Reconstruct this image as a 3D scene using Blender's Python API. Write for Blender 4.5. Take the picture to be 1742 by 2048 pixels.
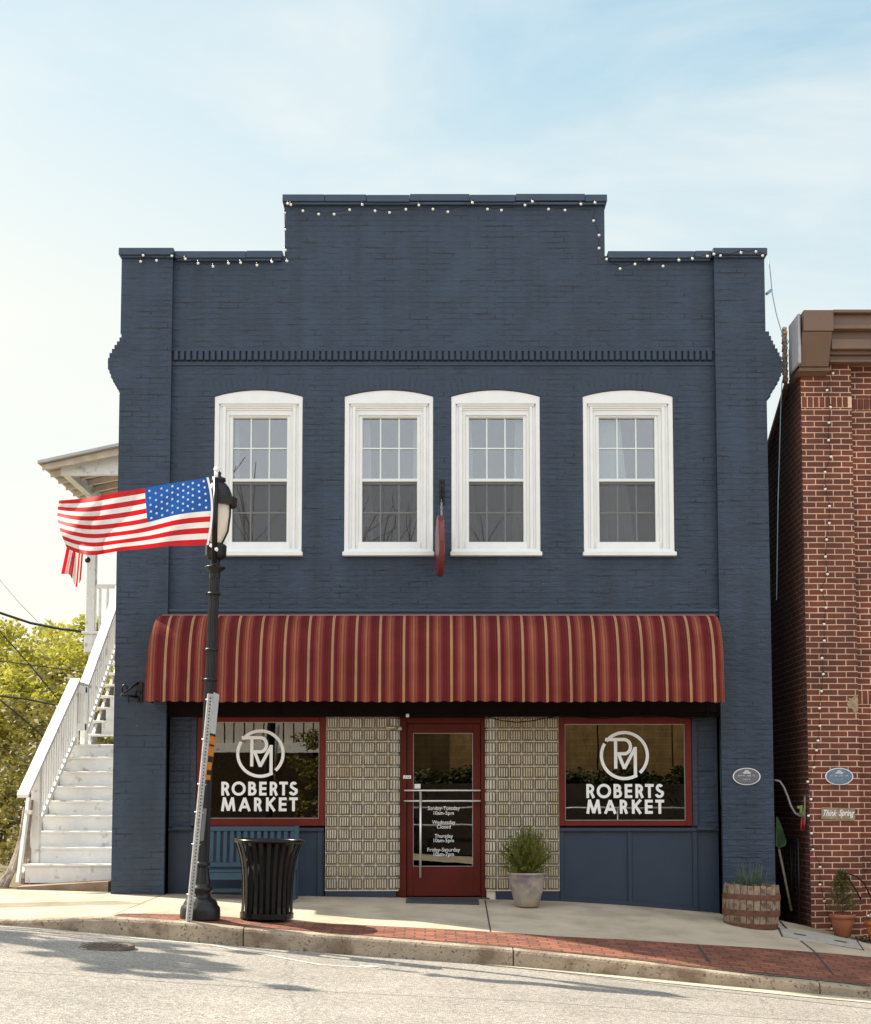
import bpy, bmesh, math, random
from mathutils import Vector, Matrix
random.seed(7)
R = math.radians
SC = bpy.context.scene
COL = SC.collection
for o in list(bpy.data.objects): bpy.data.objects.remove(o)

# ------------------------------------------------------------------ camera
D = 18.0; CZ = 1.13; TH = math.atan(0.0785); F = 164.0 * D * math.cos(TH); PY0 = 1610 - F * math.tan(TH)
cam = bpy.data.objects.new("camera", bpy.data.cameras.new("camera")); COL.objects.link(cam)
cam.location = (0, -D, CZ); cam.rotation_euler = (R(90) + TH, 0, 0)
cam.data.sensor_width = 36; cam.data.lens = F / 2048 * 36
cam.data.shift_y = (PY0 - 1024) / 2048
cam.data.clip_end = 2000
SC.camera = cam
SC.render.resolution_x = 871; SC.render.resolution_y = 1024
SC.view_settings.view_transform = 'Standard'; SC.view_settings.look = 'None'
SC.view_settings.gamma = 1; SC.view_settings.exposure = 1.15

# ------------------------------------------------------------------ sun and sky
AZ = R(26); EL = R(46)          # the sun stands to the left and 28 degrees behind the shop front
sdir = Vector((-math.cos(AZ) * math.cos(EL), math.sin(AZ) * math.cos(EL), math.sin(EL)))
sun = bpy.data.objects.new("sun", bpy.data.lights.new("sun", 'SUN')); COL.objects.link(sun)
sun.data.energy = 4.4; sun.data.angle = R(0.6); sun.data.color = (1.0, 0.90, 0.74)
sun.rotation_euler = (-sdir).to_track_quat('-Z', 'Y').to_euler(); sun.location = (-20, 10, 30)
W = bpy.data.worlds.new("World"); SC.world = W; W.use_nodes = True
nt = W.node_tree; nt.nodes.clear()
def N(nt, t, **k):
    n = nt.nodes.new(t)
    for a, v in k.items():
        if a in n.inputs.keys() if isinstance(a, str) else False: n.inputs[a].default_value = v
        else: setattr(n, a, v)
    return n
sky = nt.nodes.new('ShaderNodeTexSky'); sky.sky_type = 'NISHITA'; sky.sun_disc = False
sky.sun_elevation = EL; sky.sun_rotation = math.atan2(sdir.x, sdir.y)
sky.air_density = 1.0; sky.dust_density = 2.5; sky.ozone_density = 1.6
bg = nt.nodes.new('ShaderNodeBackground'); bg.inputs[1].default_value = 0.12
out = nt.nodes.new('ShaderNodeOutputWorld')
tc = nt.nodes.new('ShaderNodeTexCoord'); mp = nt.nodes.new('ShaderNodeMapping')
mp.inputs['Scale'].default_value = (1.2, 1.2, 5.0); mp.inputs['Rotation'].default_value = (0, R(14), R(20))
nz = nt.nodes.new('ShaderNodeTexNoise'); nz.inputs['Scale'].default_value = 2.3; nz.inputs['Detail'].default_value = 7
nz.inputs['Roughness'].default_value = 0.55; nz.inputs['Distortion'].default_value = 0.6
cr = nt.nodes.new('ShaderNodeValToRGB'); cr.color_ramp.elements[0].position = 0.36; cr.color_ramp.elements[1].position = 0.78
cr.color_ramp.elements[0].color = (0.86, 0.86, 0.86, 1); cr.color_ramp.elements[1].color = (0.96, 0.96, 0.96, 1)
mx = nt.nodes.new('ShaderNodeMixRGB')
L = nt.links.new
# thin high cloud: pale and creamy near the horizon, bluer overhead, brighter in the southern half behind the camera
sx = nt.nodes.new('ShaderNodeSeparateXYZ'); L(tc.outputs['Generated'], sx.inputs[0])
el_ = nt.nodes.new('ShaderNodeValToRGB'); e_ = el_.color_ramp.elements
e_[0].position = 0.0; e_[0].color = (.495, .475, .375, 1); e_[1].position = .62; e_[1].color = (.155, .275, .35, 1)
q_ = e_.new(.24); q_.color = (.465, .46, .395, 1); q_ = e_.new(.38); q_.color = (.345, .405, .405, 1); q_ = e_.new(.48); q_.color = (.245, .345, .385, 1)
sk = nt.nodes.new('ShaderNodeMath'); sk.operation = 'MULTIPLY_ADD'; sk.inputs[1].default_value = .26; L(sx.outputs[0], sk.inputs[0]); L(sx.outputs[2], sk.inputs[2])
L(sk.outputs[0], el_.inputs[0])
wh = nt.nodes.new('ShaderNodeMixRGB'); wh.inputs[2].default_value = (.43, .45, .43, 1)
wf = nt.nodes.new('ShaderNodeMapRange'); wf.inputs[1].default_value = .38; wf.inputs[2].default_value = .66; wf.inputs[4].default_value = .85
L(nz.outputs[0], wf.inputs[0]); L(wf.outputs[0], wh.inputs[0]); L(el_.outputs[0], wh.inputs[1])
so = nt.nodes.new('ShaderNodeMapRange'); so.inputs[1].default_value = -.25; so.inputs[2].default_value = .35; so.inputs[3].default_value = 14.5; so.inputs[4].default_value = 8.0
L(sx.outputs[1], so.inputs[0])
sc_m = nt.nodes.new('ShaderNodeMixRGB'); sc_m.inputs[2].default_value = (.385, .405, .42, 1)
sm = nt.nodes.new('ShaderNodeMapRange'); sm.inputs[1].default_value = .3; sm.inputs[2].default_value = -.2; L(sx.outputs[1], sm.inputs[0]); L(sm.outputs[0], sc_m.inputs[0]); L(wh.outputs[0], sc_m.inputs[1])
cs_ = nt.nodes.new('ShaderNodeVectorMath'); cs_.operation = 'SCALE'; L(sc_m.outputs[0], cs_.inputs[0]); L(so.outputs[0], cs_.inputs['Scale']); L(cs_.outputs[0], mx.inputs[2])
L(tc.outputs['Generated'], mp.inputs[0]); L(mp.outputs[0], nz.inputs['Vector']); L(nz.outputs[0], cr.inputs[0])
L(cr.outputs[0], mx.inputs[0]); L(sky.outputs[0], mx.inputs[1]); L(mx.outputs[0], bg.inputs[0]); L(bg.outputs[0], out.inputs[0])

# ------------------------------------------------------------------ measuring
def at(px, py, Y):
    """world point on the plane y = Y seen at photograph pixel (px, py)"""
    u = (px - 871) / F; v = (PY0 - py) / F
    d = Vector((u, math.cos(TH) - v * math.sin(TH), math.sin(TH) + v * math.cos(TH)))
    t = (Y + D) / d.y
    return Vector((d.x * t, Y, CZ + d.z * t))
def AX(px, py, Y=0): return at(px, py, Y).x
def AZc(py, Y=0): return at(871, py, Y).z
def interp(tab, x):
    if x <= tab[0][0]: return tab[0][1]
    for (a, b), (c, d) in zip(tab, tab[1:]):
        if x <= c: return b + (d - b) * (x - a) / (c - a)
    return tab[-1][1]

# ------------------------------------------------------------------ materials
MATS = {}
def mat(name, col, rough=0.6, var=0.12, vscale=6, bump=0.15, bscale=60, metal=0, spec=0.5, coat=0, stain=None, speck=None, trans=0):
    if name in MATS: return MATS[name]
    m = bpy.data.materials.new(name); m.use_nodes = True; MATS[name] = m
    t = m.node_tree; p = t.nodes['Principled BSDF']; l = t.links.new
    p.inputs['Roughness'].default_value = rough; p.inputs['Metallic'].default_value = metal
    p.inputs['Specular IOR Level'].default_value = spec; p.inputs['Coat Weight'].default_value = coat
    c = t.nodes.new('ShaderNodeTexCoord')
    n = t.nodes.new('ShaderNodeTexNoise'); n.inputs['Scale'].default_value = vscale; n.inputs['Detail'].default_value = 6
    l(c.outputs['Object'], n.inputs['Vector'])
    r = t.nodes.new('ShaderNodeValToRGB'); r.color_ramp.elements[0].position = 0.3; r.color_ramp.elements[1].position = 0.7
    r.color_ramp.elements[0].color = tuple(x * (1 - var) for x in col) + (1,)
    r.color_ramp.elements[1].color = tuple(min(1, x * (1 + var)) for x in col) + (1,)
    l(n.outputs[0], r.inputs[0]); last = r.outputs[0]
    for k, (sc_, lo, hi, cc) in enumerate([s for s in (stain, speck) if s]):
        n2 = t.nodes.new('ShaderNodeTexNoise'); n2.inputs['Scale'].default_value = sc_; n2.inputs['Detail'].default_value = 5
        l(c.outputs['Object'], n2.inputs['Vector'])
        r2 = t.nodes.new('ShaderNodeValToRGB'); r2.color_ramp.elements[0].position = lo; r2.color_ramp.elements[1].position = hi
        l(n2.outputs[0], r2.inputs[0])
        mm = t.nodes.new('ShaderNodeMixRGB'); mm.inputs[2].default_value = tuple(cc) + (1,)
        l(r2.outputs[0], mm.inputs[0]); l(last, mm.inputs[1]); last = mm.outputs[0]
    l(last, p.inputs['Base Color'])
    if bump:
        nb = t.nodes.new('ShaderNodeTexNoise'); nb.inputs['Scale'].default_value = bscale; nb.inputs['Detail'].default_value = 4
        l(c.outputs['Object'], nb.inputs['Vector'])
        b = t.nodes.new('ShaderNodeBump'); b.inputs['Strength'].default_value = bump; b.inputs['Distance'].default_value = 0.01
        l(nb.outputs[0], b.inputs['Height']); l(b.outputs[0], p.inputs['Normal'])
    if trans:
        o = t.nodes['Material Output']; tr = t.nodes.new('ShaderNodeBsdfTranslucent'); ms = t.nodes.new('ShaderNodeMixShader')
        l(last, tr.inputs[0]); ms.inputs[0].default_value = trans
        l(p.outputs[0], ms.inputs[1]); l(tr.outputs[0], ms.inputs[2]); l(ms.outputs[0], o.inputs[0])
    return m

def brick_mat(name, axis, c1, c2, mortar, bw, bh, ms, painted=False, offset=(0, 0), rough=0.75):
    """running-bond brickwork: axis picks the horizontal object axis"""
    m = bpy.data.materials.new(name); m.use_nodes = True; MATS[name] = m
    t = m.node_tree; p = t.nodes['Principled BSDF']; l = t.links.new; p.inputs['Roughness'].default_value = rough
    c = t.nodes.new('ShaderNodeTexCoord'); s = t.nodes.new('ShaderNodeSeparateXYZ'); cb = t.nodes.new('ShaderNodeCombineXYZ')
    l(c.outputs['Object'], s.inputs[0]); l(s.outputs[{'x': 0, 'y': 1}[axis]], cb.inputs[0])
    l(s.outputs[{'z': 2, 'y': 1}['z' if axis != 'p' else 'y']], cb.inputs[1])
    wob = t.nodes.new('ShaderNodeTexNoise'); wob.inputs['Scale'].default_value = 3.0; wob.inputs['Detail'].default_value = 3
    l(c.outputs['Object'], wob.inputs['Vector'])
    sub = t.nodes.new('ShaderNodeVectorMath'); sub.operation = 'SUBTRACT'; sub.inputs[1].default_value = (0.5, 0.5, 0.5)
    scl = t.nodes.new('ShaderNodeVectorMath'); scl.operation = 'SCALE'; scl.inputs['Scale'].default_value = 0.014 if painted else 0.008
    add = t.nodes.new('ShaderNodeVectorMath'); add.operation = 'ADD'
    l(wob.outputs['Color'], sub.inputs[0]); l(sub.outputs[0], scl.inputs[0]); l(scl.outputs[0], add.inputs[0]); l(cb.outputs[0], add.inputs[1])
    off = t.nodes.new('ShaderNodeVectorMath'); off.operation = 'ADD'; off.inputs[1].default_value = (offset[0], offset[1], 0)
    l(add.outputs[0], off.inputs[0])
    b = t.nodes.new('ShaderNodeTexBrick'); b.inputs['Scale'].default_value = 1
    b.inputs['Brick Width'].default_value = bw; b.inputs['Row Height'].default_value = bh
    b.inputs['Mortar Size'].default_value = ms; b.inputs['Mortar Smooth'].default_value = 0.35 if painted else 0.15
    b.inputs['Color1'].default_value = (*c1, 1); b.inputs['Color2'].default_value = (*c2, 1); b.inputs['Mortar'].default_value = (*mortar, 1)
    b.inputs['Bias'].default_value = -0.1
    l(off.outputs[0], b.inputs['Vector'])
    n = t.nodes.new('ShaderNodeTexNoise'); n.inputs['Scale'].default_value = 2.2; n.inputs['Detail'].default_value = 8; n.inputs['Roughness'].default_value = 0.65
    l(c.outputs['Object'], n.inputs['Vector'])
    r = t.nodes.new('ShaderNodeValToRGB'); r.color_ramp.elements[0].position = 0.32; r.color_ramp.elements[1].position = 0.68
    lo = 0.78 if painted else 0.62
    r.color_ramp.elements[0].color = (lo, lo, lo, 1); r.color_ramp.elements[1].color = (1.16, 1.16, 1.14, 1)
    l(n.outputs[0], r.inputs[0])
    mu = t.nodes.new('ShaderNodeMixRGB'); mu.blend_type = 'MULTIPLY'; mu.inputs[0].default_value = 1
    l(b.outputs['Color'], mu.inputs[1]); l(r.outputs[0], mu.inputs[2]); last = mu.outputs[0]
    fine = t.nodes.new('ShaderNodeTexNoise'); fine.inputs['Scale'].default_value = 90; fine.inputs['Detail'].default_value = 3
    l(c.outputs['Object'], fine.inputs['Vector'])
    h = t.nodes.new('ShaderNodeMath'); h.operation = 'MULTIPLY'; h.inputs[1].default_value = -1
    l(b.outputs['Fac'], h.inputs[0])
    sm_ = t.nodes.new('ShaderNodeMapping'); sm_.inputs['Scale'].default_value = (4.5, 4.5, .35); sn = t.nodes.new('ShaderNodeTexNoise'); sn.inputs['Scale'].default_value = 1.0; sn.inputs['Detail'].default_value = 5
    l(c.outputs['Object'], sm_.inputs[0]); l(sm_.outputs[0], sn.inputs['Vector'])
    sq = t.nodes.new('ShaderNodeMapRange'); sq.inputs[1].default_value = .35; sq.inputs[2].default_value = .65; sq.inputs[3].default_value = .86; sq.inputs[4].default_value = 1.1; l(sn.outputs[0], sq.inputs[0])
    sv = t.nodes.new('ShaderNodeVectorMath'); sv.operation = 'SCALE'; l(last, sv.inputs[0]); l(sq.outputs[0], sv.inputs['Scale']); last = sv.outputs[0]
    if painted:     # thick old paint hides most joints: they open only in patches; chips show pale specks
        pn = t.nodes.new('ShaderNodeTexNoise'); pn.inputs['Scale'].default_value = 1.7; pn.inputs['Detail'].default_value = 6; pn.inputs['Roughness'].default_value = 0.7
        l(c.outputs['Object'], pn.inputs['Vector'])
        pr = t.nodes.new('ShaderNodeMapRange'); pr.inputs[1].default_value = 0.45; pr.inputs[2].default_value = 0.72; pr.inputs[3].default_value = 0.03; pr.inputs[4].default_value = 0.75
        l(pn.outputs[0], pr.inputs[0])
        h2 = t.nodes.new('ShaderNodeMath'); h2.operation = 'MULTIPLY'; l(h.outputs[0], h2.inputs[0]); l(pr.outputs[0], h2.inputs[1]); h = h2
        # open, unfilled bed joints in patches
        st = t.nodes.new('ShaderNodeTexNoise'); st.inputs['Scale'].default_value = 1.0; st.inputs['Detail'].default_value = 4
        mps = t.nodes.new('ShaderNodeMapping'); mps.inputs['Scale'].default_value = (2.2, 2.2, 11)
        l(c.outputs['Object'], mps.inputs[0]); l(mps.outputs[0], st.inputs['Vector'])
        sr = t.nodes.new('ShaderNodeMapRange'); sr.inputs[1].default_value = 0.55; sr.inputs[2].default_value = 0.64
        l(st.outputs[0], sr.inputs[0])
        gm = t.nodes.new('ShaderNodeMath'); gm.operation = 'MULTIPLY'; l(sr.outputs[0], gm.inputs[0]); l(b.outputs['Fac'], gm.inputs[1])
        dk = t.nodes.new('ShaderNodeMixRGB'); dk.inputs[2].default_value = (0.006, 0.007, 0.012, 1)
        l(gm.outputs[0], dk.inputs[0]); l(last, dk.inputs[1]); last = dk.outputs[0]
        ch = t.nodes.new('ShaderNodeTexNoise'); ch.inputs['Scale'].default_value = 38; ch.inputs['Detail'].default_value = 2
        l(c.outputs['Object'], ch.inputs['Vector'])
        cr_ = t.nodes.new('ShaderNodeMapRange'); cr_.inputs[1].default_value = 0.765; cr_.inputs[2].default_value = 0.80; cr_.inputs[4].default_value = 0.7
        l(ch.outputs[0], cr_.inputs[0])
        ck = t.nodes.new('ShaderNodeMixRGB'); ck.inputs[2].default_value = (0.4, 0.42, 0.45, 1)
        l(cr_.outputs[0], ck.inputs[0]); l(last, ck.inputs[1]); last = ck.outputs[0]
    l(last, p.inputs['Base Color'])
    hh = t.nodes.new('ShaderNodeMath'); hh.operation = 'MULTIPLY_ADD'; hh.inputs[1].default_value = 0.35
    l(fine.outputs[0], hh.inputs[0]); l(h.outputs[0], hh.inputs[2])
    md = t.nodes.new('ShaderNodeTexNoise'); md.inputs['Scale'].default_value = 16; md.inputs['Detail'].default_value = 3; mdm = t.nodes.new('ShaderNodeMapping'); mdm.inputs['Scale'].default_value = (.5, .5, 1.3)
    l(c.outputs['Object'], mdm.inputs[0]); l(mdm.outputs[0], md.inputs['Vector'])
    h3 = t.nodes.new('ShaderNodeMath'); h3.operation = 'MULTIPLY_ADD'; h3.inputs[1].default_value = 1.3 if painted else .6; l(md.outputs[0], h3.inputs[0]); l(hh.outputs[0], h3.inputs[2]); hh = h3
    bp = t.nodes.new('ShaderNodeBump'); bp.inputs['Strength'].default_value = 0.85 if painted else 0.7; bp.inputs['Distance'].default_value = 0.012
    l(hh.outputs[0], bp.inputs['Height']); l(bp.outputs[0], p.inputs['Normal'])
    return m

def glass_mat(name, refl, tint, rough=0.0):
    m = bpy.data.materials.new(name); m.use_nodes = True; MATS[name] = m
    t = m.node_tree; t.nodes.clear(); l = t.links.new
    o = t.nodes.new('ShaderNodeOutputMaterial'); g = t.nodes.new('ShaderNodeBsdfGlossy'); g.inputs['Roughness'].default_value = rough
    tr = t.nodes.new('ShaderNodeBsdfTransparent'); tr.inputs[0].default_value = (*tint, 1)
    ms = t.nodes.new('ShaderNodeMixShader'); fr = t.nodes.new('ShaderNodeLayerWeight'); fr.inputs[0].default_value = 0.25
    a = t.nodes.new('ShaderNodeMath'); a.operation = 'MULTIPLY_ADD'; a.inputs[1].default_value = 0.8; a.inputs[2].default_value = refl
    c = t.nodes.new('ShaderNodeTexCoord'); n = t.nodes.new('ShaderNodeTexNoise'); n.inputs['Scale'].default_value = 1.6
    b = t.nodes.new('ShaderNodeBump'); b.inputs['Strength'].default_value = 0.006; b.inputs['Distance'].default_value = 0.05
    l(c.outputs['Object'], n.inputs['Vector']); l(n.outputs[0], b.inputs['Height']); l(b.outputs[0], g.inputs['Normal'])
    l(fr.outputs['Fresnel'], a.inputs[0]); l(a.outputs[0], ms.inputs[0]); l(tr.outputs[0], ms.inputs[1]); l(g.outputs[0], ms.inputs[2]); l(ms.outputs[0], o.inputs[0])
    return m

NAVY = (0.023, 0.040, 0.070)
M_wall = brick_mat('navy_painted_brick', 'x', NAVY, (0.0205, 0.0365, 0.0645), (0.0205, 0.0355, 0.063), 0.215, 0.0705, 0.008, True, rough=0.55)
M_wally = brick_mat('navy_painted_brick_side', 'y', NAVY, (0.0205, 0.0365, 0.0645), (0.0205, 0.0355, 0.063), 0.215, 0.0705, 0.008, True, rough=0.55)
M_navy = mat('navy_paint', (0.018, 0.033, 0.060), 0.5, 0.1, 3, 0.12, 25)
M_navyt = mat('navy_trim_paint', (0.028, 0.050, 0.085), 0.45, 0.1, 5, 0.1, 40)
M_red = mat('oxblood_paint', (0.095, 0.011, 0.006), 0.5, 0.14, 4, 0.08, 30, spec=.2)
M_redf = mat('red_frame_paint', (0.135, 0.015, 0.010), 0.5, 0.14, 4, 0.08, 30, spec=.2)
M_white = mat('white_window_paint', (0.80, 0.80, 0.775), 0.45, 0.03, 5, 0.1, 30)
M_stairw = mat('white_stair_paint', (0.80, 0.79, 0.76), 0.55, 0.05, 8, 0.25, 25, stain=(7, 0.60, 0.72, (0.46, 0.43, 0.39)), speck=(26, .70, .74, (.25, .22, .2)))
M_muntin = mat('white_muntin', (0.72, 0.76, 0.74), 0.4, 0.02, 5, 0)
M_glass = glass_mat('window_glass', 0.19, (0.8, 0.82, 0.82))
M_shop = glass_mat('shop_glass', 0.14, (0.35, 0.33, 0.30))
M_black = mat('black_powder_coat', (0.006, 0.005, 0.005), 0.25, 0.2, 8, 0.05, 80, spec=.25)
M_iron = mat('black_cast_iron', (0.009, 0.008, 0.009), 0.38, 0.25, 9, 0.2, 70, spec=.35)
M_dark = mat('dark_void', (0.006, 0.005, 0.005), 0.9, 0.2, 5, 0)
M_chrome = mat('brushed_aluminium', (0.78, 0.76, 0.74), 0.3, 0.05, 30, 0, metal=0.6)
M_galv = mat('galvanised_steel', (0.42, 0.42, 0.42), 0.45, 0.2, 22, 0.1, 60, metal=0.6)
M_bulb = mat('frosted_bulb', (0.85, 0.80, 0.68), 0.15, 0.03, 5, 0, coat=0.6)
M_letter = mat('white_vinyl', (0.88, 0.88, 0.86), 0.4, 0.02, 5, 0)
M_bench = mat('teal_bench_paint', (0.013, 0.046, 0.078), 0.4, 0.15, 6, 0.1, 40)
M_concrete = mat('pale_concrete', (0.46, 0.385, 0.285), 0.9, 0.13, 1.6, 0.35, 60, stain=(2.2, 0.48, 0.72, (0.33, 0.275, 0.20)), speck=(120, 0.62, 0.72, (0.25, 0.22, 0.18)))
M_kerb = mat('weathered_kerb', (0.34, 0.275, 0.20), 0.92, 0.22, 4, 0.8, 45, stain=(3.5, 0.5, 0.64, (0.19, 0.135, 0.09)), speck=(34, .58, .66, (.13, .095, .065)))
M_wood = mat('weathered_timber', (0.30, 0.235, 0.18), 0.85, 0.3, 14, 0.5, 40)
M_terra = mat('terracotta', (0.33, 0.115, 0.05), 0.8, 0.2, 7, 0.25, 50)
M_soil = mat('soil', (0.04, 0.028, 0.02), 0.95, 0.4, 30, 0.8, 60)
M_brown = mat('brown_cornice_metal', (0.16, 0.095, 0.06), 0.45, 0.1, 3, 0.05, 30)
M_leafA = mat('spring_leaf', (0.38, 0.355, 0.05), 0.55, 0.4, 3, 0, trans=0.45)
M_leafB = mat('olive_leaf', (0.175, 0.15, 0.032), 0.55, 0.4, 3, 0, trans=0.4)
M_leafC = mat('shrub_leaf', (0.13, 0.14, 0.018), 0.5, 0.45, 9, 0, trans=0.25)
M_bark = mat('bark', (0.13, 0.10, 0.075), 0.95, 0.3, 12, 0.8, 30)

# ------------------------------------------------------------------ mesh builder
class MB:
    def __init__(s): s.v = []; s.f = []; s.m = []; s.s = []
    def add(s, vs, fs, mi=0, smooth=False):
        b = len(s.v); s.v += [tuple(x) for x in vs]
        for f in fs: s.f.append([b + i for i in f]); s.m.append(mi); s.s.append(smooth)
        return s
    def box(s, x0, x1, y0, y1, z0, z1, bev=0, mi=0, M=None):
        if x0 > x1: x0, x1 = x1, x0
        if y0 > y1: y0, y1 = y1, y0
        if z0 > z1: z0, z1 = z1, z0
        if bev <= 0:
            vs = [Vector((x, y, z)) for z in (z0, z1) for y in (y0, y1) for x in (x0, x1)]
            fs = [(0, 2, 3, 1), (4, 5, 7, 6), (0, 1, 5, 4), (2, 6, 7, 3), (0, 4, 6, 2), (1, 3, 7, 5)]
        else:
            bev = min(bev, (x1 - x0) * .45, (y1 - y0) * .45, (z1 - z0) * .45)
            bm = bmesh.new(); bmesh.ops.create_cube(bm, size=1)
            bmesh.ops.scale(bm, vec=(x1 - x0, y1 - y0, z1 - z0), verts=bm.verts)
            bmesh.ops.translate(bm, vec=((x0 + x1) / 2, (y0 + y1) / 2, (z0 + z1) / 2), verts=bm.verts)
            bmesh.ops.bevel(bm, geom=bm.edges[:], offset=bev, segments=1, affect='EDGES')
            bm.verts.index_update()
            vs = [v.co.copy() for v in bm.verts]; fs = [[v.index for v in f.verts] for f in bm.faces]; bm.free()
        if M: vs = [M @ v for v in vs]
        return s.add(vs, fs, mi)
    def tube(s, pts, r, seg=8, mi=0, caps=True, r1=None, smooth=True):
        pts = [Vector(p) for p in pts]; n = len(pts); vs = []; up = Vector((0, 0, 1)); a = None
        for i, p in enumerate(pts):
            d = (pts[min(i + 1, n - 1)] - pts[max(i - 1, 0)]).normalized()
            if a is None:
                a = d.cross(up); a = d.cross(Vector((1, 0, 0))) if a.length < 1e-3 else a
            a = (a - d * a.dot(d)).normalized(); b = d.cross(a)
            rr = r if r1 is None else r + (r1 - r) * i / max(1, n - 1)
            for k in range(seg):
                t = 2 * math.pi * k / seg; vs.append(p + (a * math.cos(t) + b * math.sin(t)) * rr)
        fs = [(i * seg + k, i * seg + (k + 1) % seg, (i + 1) * seg + (k + 1) % seg, (i + 1) * seg + k) for i in range(n - 1) for k in range(seg)]
        s.add(vs, fs, mi, smooth)
        if caps:
            b0 = len(s.v) - len(vs)
            s.f.append([b0 + k for k in range(seg)][::-1]); s.m.append(mi); s.s.append(False)
            s.f.append([b0 + (n - 1) * seg + k for k in range(seg)]); s.m.append(mi); s.s.append(False)
        return s
    def lathe(s, prof, c=(0, 0, 0), seg=32, mi=0, smooth=True, flute=0, M=None):
        vs = []; n = len(prof)
        for r, z in prof:
            for k in range(seg):
                t = 2 * math.pi * k / seg; rr = r * (1 - flute * (k % 2)) if flute else r
                vs.append(Vector((c[0] + rr * math.cos(t), c[1] + rr * math.sin(t), c[2] + z)))
        if M: vs = [M @ v for v in vs]
        fs = [(i * seg + k, i * seg + (k + 1) % seg, (i + 1) * seg + (k + 1) % seg, (i + 1) * seg + k) for i in range(n - 1) for k in range(seg)]
        return s.add(vs, fs, mi, smooth)
    def sphere(s, c, r, seg=10, rings=6, mi=0, sz=1):
        return s.lathe([(max(1e-4, r * math.sin(math.pi * i / rings)), -r * sz * math.cos(math.pi * i / rings)) for i in range(rings + 1)], c, seg, mi)
    def plate(s, outer, holes, y0, y1, mi=0, rim=0):
        """polygon with holes in the xz plane, thick from y0 (front) to y1"""
        bm = bmesh.new(); loops = [outer] + holes
        for lp in loops:
            vv = [bm.verts.new((x, 0, z)) for x, z in lp]
            for i in range(len(vv)): bm.edges.new((vv[i], vv[(i + 1) % len(vv)]))
        bmesh.ops.triangle_fill(bm, use_beauty=True, use_dissolve=False, edges=bm.edges[:])
        bm.verts.index_update()
        base = [(v.co.x, v.co.z) for v in bm.verts]; tris = [[v.index for v in f.verts] for f in bm.faces]
        for tri in range(len(tris)):
            a, b, c = [base[i] for i in tris[tri]]
            if (b[0] - a[0]) * (c[1] - a[1]) - (b[1] - a[1]) * (c[0] - a[0]) < 0: tris[tri] = tris[tri][::-1]
        bm.free()
        s.add([(x, y0, z) for x, z in base], tris, mi); s.add([(x, y1, z) for x, z in base], [t[::-1] for t in tris], mi)
        for lp in loops:
            n = len(lp)
            vs = [(x, y0, z) for x, z in lp] + [(x, y1, z) for x, z in lp]
            s.add(vs, [(i, (i + 1) % n, n + (i + 1) % n, n + i) for i in range(n)], rim)
        return s
    def build(s, name, mats, parent=None, world=True):
        me = bpy.data.meshes.new(name)
        if world and parent is not None:
            o0 = ORG.get(parent.name, Vector()); vv = [(x - o0.x, y - o0.y, z - o0.z) for x, y, z in s.v]
        else: vv = s.v
        me.from_pydata(vv, [], s.f)
        for m in (mats if isinstance(mats, (list, tuple)) else [mats]): me.materials.append(m)
        me.polygons.foreach_set('material_index', s.m); me.polygons.foreach_set('use_smooth', s.s)
        me.update()
        if len(s.f) < 60000:
            bm = bmesh.new(); bm.from_mesh(me)
            if any(s.s) is False: bmesh.ops.recalc_face_normals(bm, faces=bm.faces[:])
            bm.to_mesh(me); bm.free()
        o = bpy.data.objects.new(name, me); COL.objects.link(o)
        if parent is not None:
            o.parent = parent; ORG[o.name] = ORG.get(parent.name, Vector())
        return o
ORG = {}
def tag(o, label, cat, group=None):
    o['label'] = label; o['category'] = cat
    if group: o['group'] = group
    return o
def thing(name, label, cat, loc=(0, 0, 0), group=None, rot=(0, 0, 0)):
    o = bpy.data.objects.new(name, None); COL.objects.link(o); o.location = loc; o.rotation_euler = rot
    o.empty_display_size = 0.2; ORG[o.name] = Vector(loc)
    return tag(o, label, cat, group)
def struct(o, kind='structure'): o['kind'] = kind; return o
def part_label(o, t): o['label'] = t; return o

# ================================================================== GROUND
def pxX(tab, Yf):     # pixel table -> (world x, world z) table on plane/curve y
    res = []
    for px, py in tab:
        Y = Yf(0); p = at(px, py, Y)
        for _ in range(4): Y = Yf(p.x); p = at(px, py, Y)
        res.append((p.x, p.z))
    return res
KW = lambda x: -(3.3 + 0.08 * max(-7, min(9, x)))          # y of the kerb face
T_F = pxX([(-300, 1776), (0, 1781), (225, 1787), (330, 1789), (600, 1794), (800, 1797), (970, 1800), (1120, 1804), (1250, 1812), (1440, 1828), (1555, 1841), (1630, 1856), (1742, 1877), (2000, 1915)], lambda x: 0)
T_K = pxX([(-300, 1843), (0, 1841), (100, 1838), (215, 1835), (370, 1845), (485, 1857), (700, 1873), (1025, 1899), (1280, 1925), (1430, 1944), (1640, 1966), (1742, 1977), (2000, 2003)], KW)
T_R = pxX([(-300, 1845), (0, 1850), (100, 1858), (215, 1868), (485, 1893), (700, 1910), (1025, 1933), (1280, 1956), (1430, 1971), (1640, 1990), (1742, 1999), (2000, 2026)], KW)
def gz(x, y):
    """height of the pavement at (x, y), y between wall and kerb"""
    a = interp(T_F, x)
    if y >= 0: return a
    t = min(1, y / KW(x)); return a + (interp(T_K, x) - a) * t
def rz(x, y):
    d = KW(x) - y
    return interp(T_R, x) + 0.012 * min(d, 6) - 0.012 * max(0, d - 6)
T_B = [(AX(px, 1850, -2.5), f) for px, f in ((215, .93), (245, .80), (580, .70), (871, .66), (1121, .60), (1444, .52), (1742, .36), (2000, .3))]
def gpt(px, py):
    y = -2.0
    for _ in range(30):
        p = at(px, py, y); h = gz(p.x, p.y); y = max(KW(p.x), min(-.01, y + .6 * ((-D + (D + y) * (CZ - h) / max(.05, CZ - p.z)) - y)))
    return p
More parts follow.
